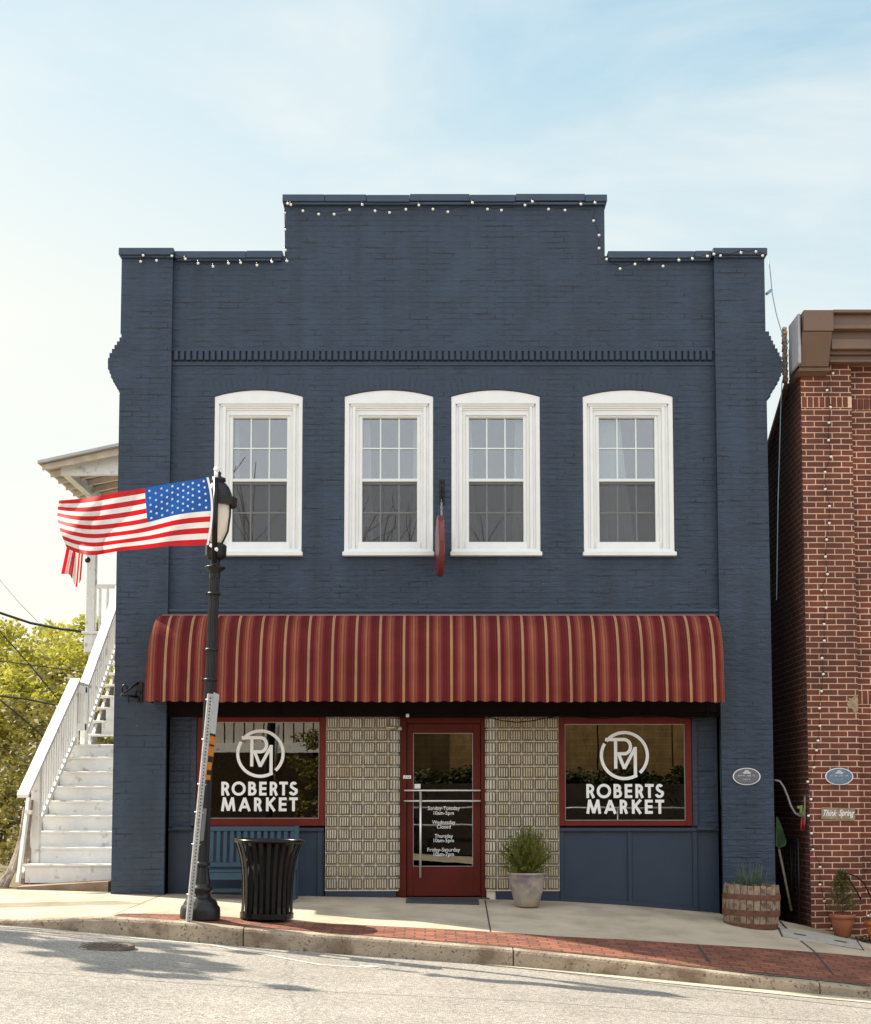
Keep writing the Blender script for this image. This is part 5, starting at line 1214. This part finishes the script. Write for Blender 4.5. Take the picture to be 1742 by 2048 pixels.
b.add(vs, [(2 * i, 2 * i + 1, 2 * i + 3, 2 * i + 2) for i in range(20)]); b.build('hem', M_letter, t)
# the fly end, folded over behind and hanging
b = MB(); L1 = [(148, 1096), (136, 1122), (122, 1148)]; R1 = [(150, 1104), (158, 1130), (160, 1160)]; cols = 11; rows = 12
def tail(i, j):
    u, v = i / cols, j / rows; tp = Vector((133 + 34 * u, 1096 + 6 * math.sin(u * 3))); bt = Vector((122 + 40 * u, 1148 + 30 * max(0, 1 - abs(u - .78) / .35)))
    q = tp.lerp(bt, v); return at(q.x, q.y, FY + .14 + .06 * math.sin(u * 9) * (.3 + v))
for i in range(cols + 1):
    for j in range(rows + 1): b.v.append(tuple(tail(i, j)))
for i in range(cols):
    for j in range(rows): b.f.append([i * (rows + 1) + j, (i + 1) * (rows + 1) + j, (i + 1) * (rows + 1) + j + 1, i * (rows + 1) + j + 1]); b.m.append((i // 2 + 0) % 2 if i < 8 else (i % 2)); b.s.append(True)
b.build('fly_end', [M_fr, M_fw], t)

# ================================================================== SIGN POST
SY = -3.0; p0_ = at(377, 1846, SY); p1_ = at(421, 1388, SY); zg = gz(p0_.x, SY)
t = thing('sign_post', 'leaning perforated galvanised steel sign post with edge-on signs beside the lamp', 'sign post', p0_)
dirv = (p1_ - p0_).normalized(); Lp = (p1_ - p0_).length; Mp = Matrix.Translation(p0_) @ Vector((0, 0, 1)).rotation_difference(dirv).to_matrix().to_4x4() @ Matrix.Rotation(R(20), 4, 'Z')
b = MB(); b.box(-.028, .028, -.028, .028, -.05, Lp, .003, M=Mp)
b.build('post', M_galv, t)
b = MB(); z = .02; 
while z < Lp - .02:
    b.lathe([(.0001, 0), (.008, 0)], seg=8, M=Mp @ Matrix.Translation((0, -.0285, z)) @ Matrix.Rotation(R(90), 4, 'X'), smooth=False); z += .0254 * 1.35
b.build('perforation', M_dark, t)
Ms = Mp @ Matrix.Rotation(R(68), 4, 'Z')
Hs = lambda py: (1846 - py) / (1846 - 1388) * Lp
def edge_sign(name, a, c_, w_, m, off=.0, lab=None):
    b = MB(); b.box(-w_ / 2, w_ / 2, -.036, -.033, a, c_, .0, M=Ms); o = b.build(name, m, t); return o
wsign = mat('white_sign_back', (.62, .66, .67), .45, .1, 9, 0)
b = MB().box(.0, .30, -.034, -.031, Hs(1466), Hs(1384), 0, M=Ms); part_label(b.build('sign_panel', wsign, t), 'white sign seen nearly edge-on at the post top')
b = MB().box(.0, .30, -.034, -.031, Hs(1560), Hs(1471), 0, M=Ms); sgo = b.build('sign_panel', mat('orange_sign', (.75, .24, .01), .45, .15, 9, 0), t); part_label(sgo, 'orange sign seen nearly edge-on below the white one')
b = MB(); b.box(.02, .28, -.0355, -.0345, Hs(1524), Hs(1512), 0, M=Ms); b.box(.02, .28, -.0355, -.0345, Hs(1550), Hs(1540), 0, M=Ms); b.box(.02, .28, -.0355, -.0345, Hs(1492), Hs(1488), 0, M=Ms); b.build('lettering', M_dark, sgo)
b = MB().box(.03, .21, -.034, -.031, Hs(1683), Hs(1618), 0, M=Ms); part_label(b.build('sign_panel', mat('grey_sign_back', (.25, .25, .26), .5, .1, 9, 0), t), 'small grey plate low on the post')
b = MB()
for py in (1570, 1626, 1480, 1400, 1690, 1790):
    b.tube([Mp @ Vector((-.045, 0, Hs(py))), Mp @ Vector((.045, 0, Hs(py)))], .007, 6)
b.build('bolt', M_chrome, t)

# ================================================================== WHITE STAIRCASE AND PORCH
SXL, SXR = -5.22, -4.0
def dpt(px, X_): return F / math.cos(TH) * abs(X_) / abs(px - 871) - D      # depth y of a line x = X_ crossing pixel column px
st = thing('staircase', 'white painted wooden outdoor staircase climbing beside the navy building to a roofed porch', 'staircase', ((SXL + SXR) / 2, 1.0, .1))
y1, run = .80, .27; ny = [1728, 1694.5, 1662, 1630, 1601, 1572, 1542.5, 1513.6, 1488.6]
zz_ = []
for k, py in enumerate(ny): zz_.append(AZc(py, y1 + run * k))
def tread(x0, x1, ya, yb, z, nose=.025):
    MB().box(x0 - .03, x1, ya - nose, yb, z - .035, z, .008).build('tread', M_stairw, st)
zprev = AZc(1766, y1)
for k, z in enumerate(zz_):
    y = y1 + run * k
    MB().box(SXL + .01, SXR - .03, y, y + .02, zprev, z - .035, .002).build('riser', M_stairw, st)
    if k < 8: tread(SXL, SXR - .0, y, y + run + .01, z)
    zprev = z
yl = y1 + run * 8; y2 = dpt(168, SXL)
MB().box(SXL - .03, SXR, yl - .025, y2 + .3, zz_[-1] - .035, zz_[-1], .008).build('landing', M_stairw, st)
ny2 = [1468, 1441, 1414, 1391, 1368, 1345.6, 1323, 1301, 1281, 1263, 1246]; z2 = [AZc(py, y2 + .27 * k) for k, py in enumerate(ny2)]; zprev = zz_[-1]
for k, z in enumerate(z2):
    y = y2 + .27 * k
    if k: MB().box(SXL + .18, SXR - .03, y, y + .02, zprev, z - .035, .002).build('riser', M_stairw, st)
    tread(SXL + .03, SXR, y, y + .28, z); zprev = z
MB().box(SXL + .04, SXL + .08, y2, y2 + .03, zz_[-1], z2[0] - .036).build('riser', M_stairw, st)
# stringers (outer side)
def beam(b, p, q, w, h):
    p, q = Vector(p), Vector(q); d = (q - p).normalized(); a = d.cross(Vector((0, 0, 1))).normalized() * w / 2; c_ = a.cross(d).normalized() * h / 2
    vs = [e + s1 * a + s2 * c_ for e in (p, q) for s1, s2 in ((-1, -1), (1, -1), (1, 1), (-1, 1))]
    b.add(vs, [(0, 1, 2, 3), (4, 7, 6, 5), (0, 4, 5, 1), (1, 5, 6, 2), (2, 6, 7, 3), (3, 7, 4, 0)])
zt2 = z2[-1]
b = MB(); beam(b, (SXL - .02, y1 + .05, zz_[0] - .2), (SXL - .02, yl, zz_[-1] - .2), .04, .24); beam(b, (SXL + .08, y2, z2[0] - .22), (SXL + .08, y2 + 2.7, zt2 - .2), .04, .2); b.build('stringer', M_stairw, st)
rx = -5.16
ra, rb_ = at(45, 1592, dpt(45, rx)), at(146, 1360, dpt(146, rx)); rc_, rd_ = at(163, 1374, dpt(163, rx)), at(229, 1184, dpt(229, rx))
b = MB(); beam(b, (rx, ra.y, ra.z), (rx, rb_.y, rb_.z), .14, .05); part_label(b.build('handrail', M_stairw, st), 'lower flight handrail')
b = MB(); beam(b, (rx, rc_.y, rc_.z), (rx, rd_.y + .4, rd_.z + .3), .14, .05); b.build('handrail', M_stairw, st)
low = lambda r0, r1, y: r0.z + (r1.z - r0.z) * (y - r0.y) / (r1.y - r0.y)
b = MB(); beam(b, (rx, y1 + .30, low(ra, rb_, y1 + .30) - .82), (rx, rb_.y, rb_.z - .82), .07, .07); beam(b, (rx, rc_.y, rc_.z - .78), (rx, rd_.y, rd_.z - .78), .07, .07); b.build('bottom_rail', M_stairw, st)
def bal(x, y, za, zb_): MB().box(x - .017, x + .017, y - .017, y + .017, za, zb_).build('baluster', M_stairw, st)
for k in range(15):
    y = y1 + .42 + k * .125
    if y < rb_.y - .08: bal(rx, y, low(ra, rb_, y) - .80, low(ra, rb_, y) - .02)
for k in range(18):
    y = rc_.y + .05 + k * .125; bal(rx, y, low(rc_, rd_, y) - .76, low(rc_, rd_, y) - .02)
yn = dpt(66, -5.2)
MB().box(-5.21, -5.10, yn - .05, yn + .06, zz_[0] - .4, low(ra, rb_, yn) - .02, .006).build('newel_post', M_stairw, st)
MB().box(-5.20, -5.11, rb_.y - .05, rb_.y + .05, -.1, rb_.z + .01, .006).build('newel_post', M_stairw, st)
MB().box(-5.20, -5.11, rc_.y - .0, rc_.y + .09, zz_[-1] - .4, rc_.z - .02, .006).build('newel_post', M_stairw, st)
yq = dpt(168, -5.16)
b = MB(); b.box(rx - .04, rx + .09, rb_.y, rc_.y + .1, rb_.z - .08, rb_.z - .03); b.build('landing_rail', M_stairw, st)
# short screen of balusters facing the street at the landing
xs0, xs1 = AX(148, 1400, rb_.y), AX(176, 1400, rb_.y); zt_, zb_ = AZc(1374, rb_.y), AZc(1458, rb_.y)
b = MB(); b.box(xs0, xs1, rb_.y - .04, rb_.y + .0, zt_ - .09, zt_, .004); b.box(xs0, xs1, rb_.y - .04, rb_.y, zb_ - .02, zb_ + .08, .004); b.box(xs1 - .03, xs1 + .01, rb_.y - .04, rb_.y + .02, zz_[-1], zt_, .003); b.build('landing_screen', M_stairw, st)
for k in range(4): x = xs0 + .05 + k * (xs1 - xs0 - .08) / 4; MB().box(x - .012, x + .012, rb_.y - .03, rb_.y - .01, zb_ + .08, zt_ - .09).build('baluster', M_stairw, st)
# porch deck, posts and roof
PYD = 7.0; dk = at(163, 1262, PYD); dkb = at(163, 1304, PYD)
b = MB(); b.box(dk.x, SXR, PYD, PYD + 4.0, dk.z - .05, dk.z, .006); b.box(dk.x + .04, -5.26, PYD + .03, PYD + 4, dkb.z, dk.z - .05, .006); b.build('deck', M_stairw, st)
b = MB(); beam(b, (dk.x + .3, PYD + .06, dkb.z), (dk.x + .9, PYD + .06, dkb.z - .45), .09, .09); b.build('brace', M_stairw, st)
pa = at(170, 1262, PYD); pb_ = at(188, 1262, PYD); zr = AZc(985, PYD)
M_postw = mat('shaded_white_post', (.66, .65, .63), .6, .05, 8, .15)
MB().box(pa.x, pb_.x, PYD + .02, PYD + .17, dk.z, zr, .006).build('post', M_stairw, st)
MB().box(pa.x, pb_.x, PYD + 3.7, PYD + 3.85, -.2, zr, .006).build('post', M_stairw, st)
MB().box(pa.x + .02, pb_.x - .02, PYD + .2, PYD + .33, -.2, dkb.z, .006).build('post', M_stairw, st)
MB().box(pb_.x, SXR - .1, PYD + .04, PYD + .11, AZc(1176, PYD), AZc(1168, PYD)).build('porch_rail', M_stairw, st)
for k in range(8):
    x = pb_.x + .08 + k * .13; MB().box(x - .018, x + .018, PYD + .05, PYD + .09, dk.z, AZc(1176, PYD)).build('baluster', M_stairw, st)
# porch roof: shed roof falling to the left
RY0, RY1 = 5.1, 9.6; e0 = at(75, 922, RY0); e1 = at(241, 886, RY0); sl = (e1.z - e0.z) / (e1.x - e0.x); xe = SXR
def rzf(x): return e0.z + sl * (x - e0.x)
b = MB(); vs = [(x, y, rzf(x) + d) for y in (RY0, RY1) for d in (-.035, .01) for x in (e0.x, xe)]
b.add(vs, [(0, 1, 3, 2), (4, 6, 7, 5), (2, 3, 7, 6), (0, 4, 5, 1), (0, 2, 6, 4), (1, 5, 7, 3)]); rf = b.build('porch_roof', mat('pale_metal_roof', (.45, .45, .44), .5, .1, 6, .1), st)
b = MB(); by_ = RY0 + .28; xb0 = AX(122, 935, by_); zb_ = AZc(950, by_); 
vs = [(xb0, by_, zb_), (xe, by_, zb_ + .02), (xe, by_, rzf(xe) - .04), (xb0, by_, rzf(xb0) - .04)]; vs = vs + [(x, y + .1, z) for x, y, z in vs]
b.add(vs, [(0, 1, 2, 3), (4, 7, 6, 5), (0, 4, 5, 1), (3, 2, 6, 7), (0, 3, 7, 4), (1, 5, 6, 2)]); b.build('beam', M_stairw, rf)
b = MB(); b.box(xb0, xb0 + .12, by_ + .1, RY1 - .3, zb_ + .01, rzf(xb0) - .04); b.build('side_beam', M_stairw, rf)
for k in range(9):
    y = RY0 + .1 + k * .5; b = MB(); vs = [(e0.x + .05, y, rzf(e0.x) - .12), (xe, y, rzf(xe) - .18), (xe, y, rzf(xe) - .036), (e0.x + .05, y, rzf(e0.x) - .036)]; vs = vs + [(x, yy + .05, z) for x, yy, z in vs]
    b.add(vs, [(0, 1, 2, 3), (4, 7, 6, 5), (0, 4, 5, 1), (3, 2, 6, 7), (0, 3, 7, 4), (1, 5, 6, 2)]); b.build('rafter', mat('tan_rafter', (.62, .53, .42), .7, .15, 8, .2), rf)
b = MB(); q = at(180, 1112, PYD + .1); b.tube([q + Vector((-.05, -.05, .5)), q + Vector((-.03, -.05, .0))], .02, 6); b.sphere(q + Vector((-.02, -.06, -.08)), .055, 10, 6)
b.build('porch_light', M_iron, st)
# concrete pad under the stair
pz = zprev = AZc(1766, y1); b = MB(); xa_, xb_ = AX(33, 1780, .35), AX(216, 1780, .35); ztp = AZc(1760, y1)
vs = [(xa_, .35, -.4), (xb_, .35, -.4), (xb_, .35, AZc(1763, .35)), (xa_, .35, AZc(1774, .35)), (xa_, 1.6, -.4), (xb_, 1.6, -.4), (xb_, 1.6, ztp + .02), (xa_ , 1.6, ztp - .04)]
b.add(vs, [(0, 1, 2, 3), (4, 7, 6, 5), (3, 2, 6, 7), (0, 4, 5, 1), (0, 3, 7, 4), (1, 5, 6, 2)]); 
tag(b.build('concrete_step', mat('brown_concrete', (.30, .215, .15), .92, .25, 5, .6, 50)), 'low brown concrete slab at the foot of the white stairs', 'step')
# timber rails leaning beside the stair
t = thing('ladder', 'old pale wooden ladder leaning upright beside the foot of the white stairs', 'ladder', at(110, 1760, .9))
for k, (a_, c_) in enumerate((((58, 1595), (36, 1765)), ((62, 1600), (46, 1768)), ((64, 1650), (53, 1768)))):
    b = MB(); beam(b, at(*a_, .9 + .1 * k), at(*c_, .75 + .1 * k), .05, .04); b.build('rail', M_stairw if k == 0 else M_wood, t)
for py in (1622, 1742):
    b = MB(); beam(b, at(51 if py < 1700 else 38, py, .86), at(64 if py < 1700 else 52, py + 3, .86), .06, .05); b.build('rung', M_stairw, t)

# ================================================================== TREES
def leaf_cloud(b, centres, n, size, rd, mi=0):
    for i in range(n):
        c_, r_ = centres[rd.randrange(len(centres))]
        v = Vector((rd.gauss(0, 1), rd.gauss(0, 1), rd.gauss(0, 1))); v = v.normalized() * (rd.random() ** .45) * r_; v.z *= .75; q = c_ + v
        d = Vector((rd.uniform(-1, 1), rd.uniform(-1, 1), rd.uniform(-.6, .6))).normalized(); e_ = d.cross(Vector((rd.uniform(-1, 1), rd.uniform(-1, 1), rd.uniform(-1, 1)))).normalized(); s = size * rd.uniform(.6, 1.3)
        b.add([q - d * s, q + e_ * s * .5, q + d * s, q - e_ * s * .5], [(0, 1, 2, 3)], mi)
def tree(name, label, x, y, z, H_t, W_t, nleaf, lsize, ml, seed, bare=0, grp=None, lowc=.25):
    rd = random.Random(seed); t = thing(name, label, 'tree', (x, y, z), grp); tk = MB(); tips = []
    def limb(p, d, L_, r_, lev):
        pts = [p]; q = p.copy(); dd = d.copy()
        for i in range(4): dd = (dd + Vector((rd.uniform(-.25, .25), rd.uniform(-.25, .25), rd.uniform(-.05, .15)))).normalized(); q = q + dd * L_ / 4; pts.append(q.copy())
        tk.tube(pts, r_, 6 if lev < 2 else 4, r1=r_ * .5, caps=False)
        if lev >= 3: tips.append(q); return
        if lev >= 1: tips.append(q)
        for k in range(4 if lev == 0 else 3):
            a = rd.uniform(0, 6.28); s_ = rd.uniform(.5, 1.0); nd = (dd + Vector((math.cos(a) * s_ * W_t / H_t * 1.8, math.sin(a) * s_, rd.uniform(-.1, .3)))).normalized(); limb(pts[rd.choice((2, 3, 4))], nd, L_ * rd.uniform(.55, .8), r_ * .55, lev + 1)
    for k in range(2 if bare else 1): limb(Vector((rd.uniform(-.2, .2), 0, -.3)), Vector((rd.uniform(-.2, .2), rd.uniform(-.2, .2), 1)), H_t * .42, H_t * (.022 if H_t < 12 or not bare else .009), 0)
    tk.build('trunk', M_bark, t, False)
    b = MB(); cs = []
    for k in range(34):
        a = rd.uniform(0, 6.28); h = lowc + (1 - lowc) * rd.random(); rr = W_t / 2 * math.sqrt(max(.05, 1 - (2 * (h - .55)) ** 2 * .8)) * rd.random() ** .4
        cs.append((Vector((math.cos(a) * rr, math.sin(a) * rr, h * H_t)), W_t * rd.uniform(.08, .17)))
    cs += [(q, W_t * .08) for q in tips if q.z > H_t * lowc][:40]
    leaf_cloud(b, cs, nleaf, lsize, rd); b.build('crown', ml, t, False)
    return t
G = 'spring trees beyond the stairs'
def zt(x, y): return gzall(x, y)
for i, (nm, lb_, px, Y, pytop, W_t, n_, ls, ml, sd, lc_) in enumerate([
    ('tree', 'bright yellow-green tree at the left picture edge, farthest back', 20, 34, 1262, 6.5, 15000, .12, M_leafA, 21, .15),
    ('tree', 'bright yellow-green tree crown directly behind the porch deck post', 150, 32, 1256, 6.5, 15000, .12, M_leafA, 22, .15),
    ('tree', 'rounded yellow-green tree between the left edge and porch, mid height', 90, 27, 1290, 5.0, 11000, .10, M_leafA, 23, .12),
    ('tree', 'thin brown-branched half bare tree at left edge in front of greenery', 40, 17, 1340, 3.6, 900, .07, M_leafB, 24, .3),
    ('tree', 'olive green tree close behind the lower stair rail', 105, 13, 1400, 3.0, 3600, .07, M_leafB, 25, .05),
    ('tree', 'olive green bush-like tree at the left edge, nearest the pavement', 0, 10, 1500, 2.6, 3000, .06, M_leafB, 26, .02),
    ('tree', 'dark tree seen through the stair treads behind the landing', 215, 20, 1300, 4.0, 5200, .10, M_leafB, 27, .02)]):
    p = at(px, pytop, Y); z = zt(p.x, Y) ; tree(nm, lb_, p.x, Y, z, (p.z - z) * 1.0, W_t, n_, ls, ml, sd, bare=(i in (3, 4, 5)), grp=G, lowc=lc_)
b = MB(); rd = random.Random(31); cs = [(Vector((rd.uniform(-26, -6), rd.uniform(22, 48), rd.uniform(.2, 3.0))), rd.uniform(1.0, 1.8)) for _ in range(60)]
cs += [(Vector((rd.uniform(-7.6, -4.9), rd.uniform(4.5, 12), rd.uniform(-.1, 1.1))), rd.uniform(.3, .6)) for _ in range(50)]
leaf_cloud(b, cs[:60], 9000, .17, rd); leaf_cloud(b, cs[60:], 9000, .05, rd)
u = struct(b.build('undergrowth', M_leafB), 'stuff'); u['label'] = 'tangled olive undergrowth and ivy filling the bank behind the stairs'
# gnarled vine at the foot
t = thing('vine', 'gnarled grey leafless vine trunk twisting beside the stair foot', 'vine', at(25, 1770, 1.0)); b = MB(); rd = random.Random(6)
for k in range(7):
    o_ = rd.uniform(-10, 10); b.tube([at(5 + o_ * .8, 1778 - k, 1.0 + .04 * k), at(22 + o_ * .5, 1745, 1.1), at(34 + o_ * .4, 1710, 1.15 + .05 * k), at(44 + o_ * .3, 1672, 1.2), at(54 + o_ * .6, 1630 - k * 4, 1.25)], .035, 6, r1=.012)
b.build('stem', mat('grey_vine', (.30, .25, .21), .95, .3, 18, .8, 40), t)
tree('tree', 'unseen tree added at the kerb left of the picture to shade the road', -9.0, -2.1, gz(-9.2, -2.1), 7.6, 1.7, 9000, .09, M_leafB, 55, lowc=.72)  # unseen tree, added to throw a shadow across the road
# power lines
M_cab = mat('black_cable', (.02, .02, .022), .6, .1, 9, 0)
def pline(pts, Y, r_, lab, m=M_cab):
    b = MB(); b.tube([at(x, y, Y + dy) for (x, y, dy) in pts], r_, 5); tag(b.build('power_line', m), lab, 'power line')
pline([(-60, 1207, 0), (0, 1226, 1), (60, 1246, 2), (120, 1258, 3), (165, 1263, 4), (230, 1266, 5)], 10, .028, 'thick black cable sagging across sky above the treetops')
pline([(-60, 1190, 0), (0, 1263, 1), (60, 1330, 2), (112, 1394, 3), (130, 1415, 4)], 8, .012, 'thin cable running steeply down in front of the treetops')
pline([(-60, 1312, 0), (0, 1322, 1), (70, 1331, 2), (170, 1345, 3)], 9, .010, 'thin cable crossing level through the middle of the bright trees')
pline([(-60, 1388, 0), (0, 1392, 1), (50, 1398, 2), (110, 1410, 3)], 8, .018, 'dark cable crossing low over the half bare tree')
pline([(-60, 1340, 0), (0, 1400, 1), (40, 1432, 2), (85, 1472, 3)], 8, .015, 'dark slanting cable low beside the lower stair rail')
pline([(-30, 1135, 0), (0, 1160, 0), (35, 1202, 1), (75, 1243, 2)], 12, .008, 'hair-thin pale wire slanting across the sky at left', M_curt)

# ================================================================== ACROSS THE STREET (seen in the glass)
struct(sheet('far_pavement', XS, lambda x: [-25, -22, -19.5], lambda x, y: rz(x, -19.5) + .14, M_concrete))
OB = thing('warehouse', 'long tan brick warehouse wall across the street, mirrored in the shop glass', 'building', (8, -27, 0))
b = MB().box(-1.2, 26, -34, -27, -1, 7.5); b.build('wall', brick_mat('tan_brick', 'x', (.34, .20, .065), (.28, .165, .05), (.38, .27, .13), .4, .2, .012), OB)
for x in (5.0, 7.3, 10): MB().box(x - .03, x + .03, -27.08, -27, -1, 7.5, .01).build('downpipe', M_wood, OB)
tag(MB().box(-1.0, 20, -25.0, -24.8, -1, 1.75).build('retaining_wall', mat('dark_retaining_wall', (.03, .022, .014), .9, .4, 2, .3)), 'low dark retaining wall below the hedge across the street', 'wall')
OS = thing('barn', 'white board-sided upper storey on dark posts across the street, mirrored in the left shop window', 'building', (-8, -26, 0))
b = MB(); b.box(-16, -1.6, -33, -26, 3.0, 6.0)
for k in range(48): b.box(-16 + k * .3, -15.96 + k * .3, -26.03, -26, 3.0, 6.0)
b.build('siding', mat('barn_white', (.62, .57, .50), .7, .1, 3, .1), OS)
MB().box(-16, -1.6, -26.2, -25.9, 2.7, 3.0).build('beam', M_stairw, OS)
MB().box(-16, -1.6, -33, -31, -1, 2.9).build('lower_wall', M_wood, OS)
for x in (-14, -10.5, -7, -3.6): MB().box(x - .1, x + .1, -26.2, -26.0, -1, 2.9).build('post', M_dark, OS)
b = MB(); rd = random.Random(77); cs = [(Vector((x * .25 - .5, -25.3 + rd.uniform(-.2, .2), rd.uniform(1.5, 2.0))), .45) for x in range(76)]; leaf_cloud(b, cs, 15000, .09, rd)
hd = b.build('hedge', mat('dark_hedge_leaf', (.06, .06, .014), .6, .5, 3, 0, trans=.15)); tag(hd, 'dark clipped hedge in front of the tan warehouse across the street', 'hedge')
b = MB(); 
for z in (.55, 1.05): b.tube([(-1, -24.4, z), (18, -24.4, z)], .03, 6)
for k in range(10): b.tube([(-1 + 2.1 * k, -24.4, -.5), (-1 + 2.1 * k, -24.4, 1.05)], .03, 6)
tag(b.build('railing', M_galv), 'grey pipe railing running in front of the hedge across the street', 'railing')
tree('tree', 'small yellow-green tree beside the white barn across the street', -3.4, -24.2, -.2, 3.4, 2.0, 3500, .08, mat('mustard_leaf', (.16, .13, .02), .6, .4, 3, 0, trans=.2), 41, lowc=.2)
tree('tree', 'tall bare branching tree across the street, mirrored in the upper windows', -2.0, -38, -.2, 17, 11, 60, .08, M_leafB, 43, bare=1, lowc=.3)
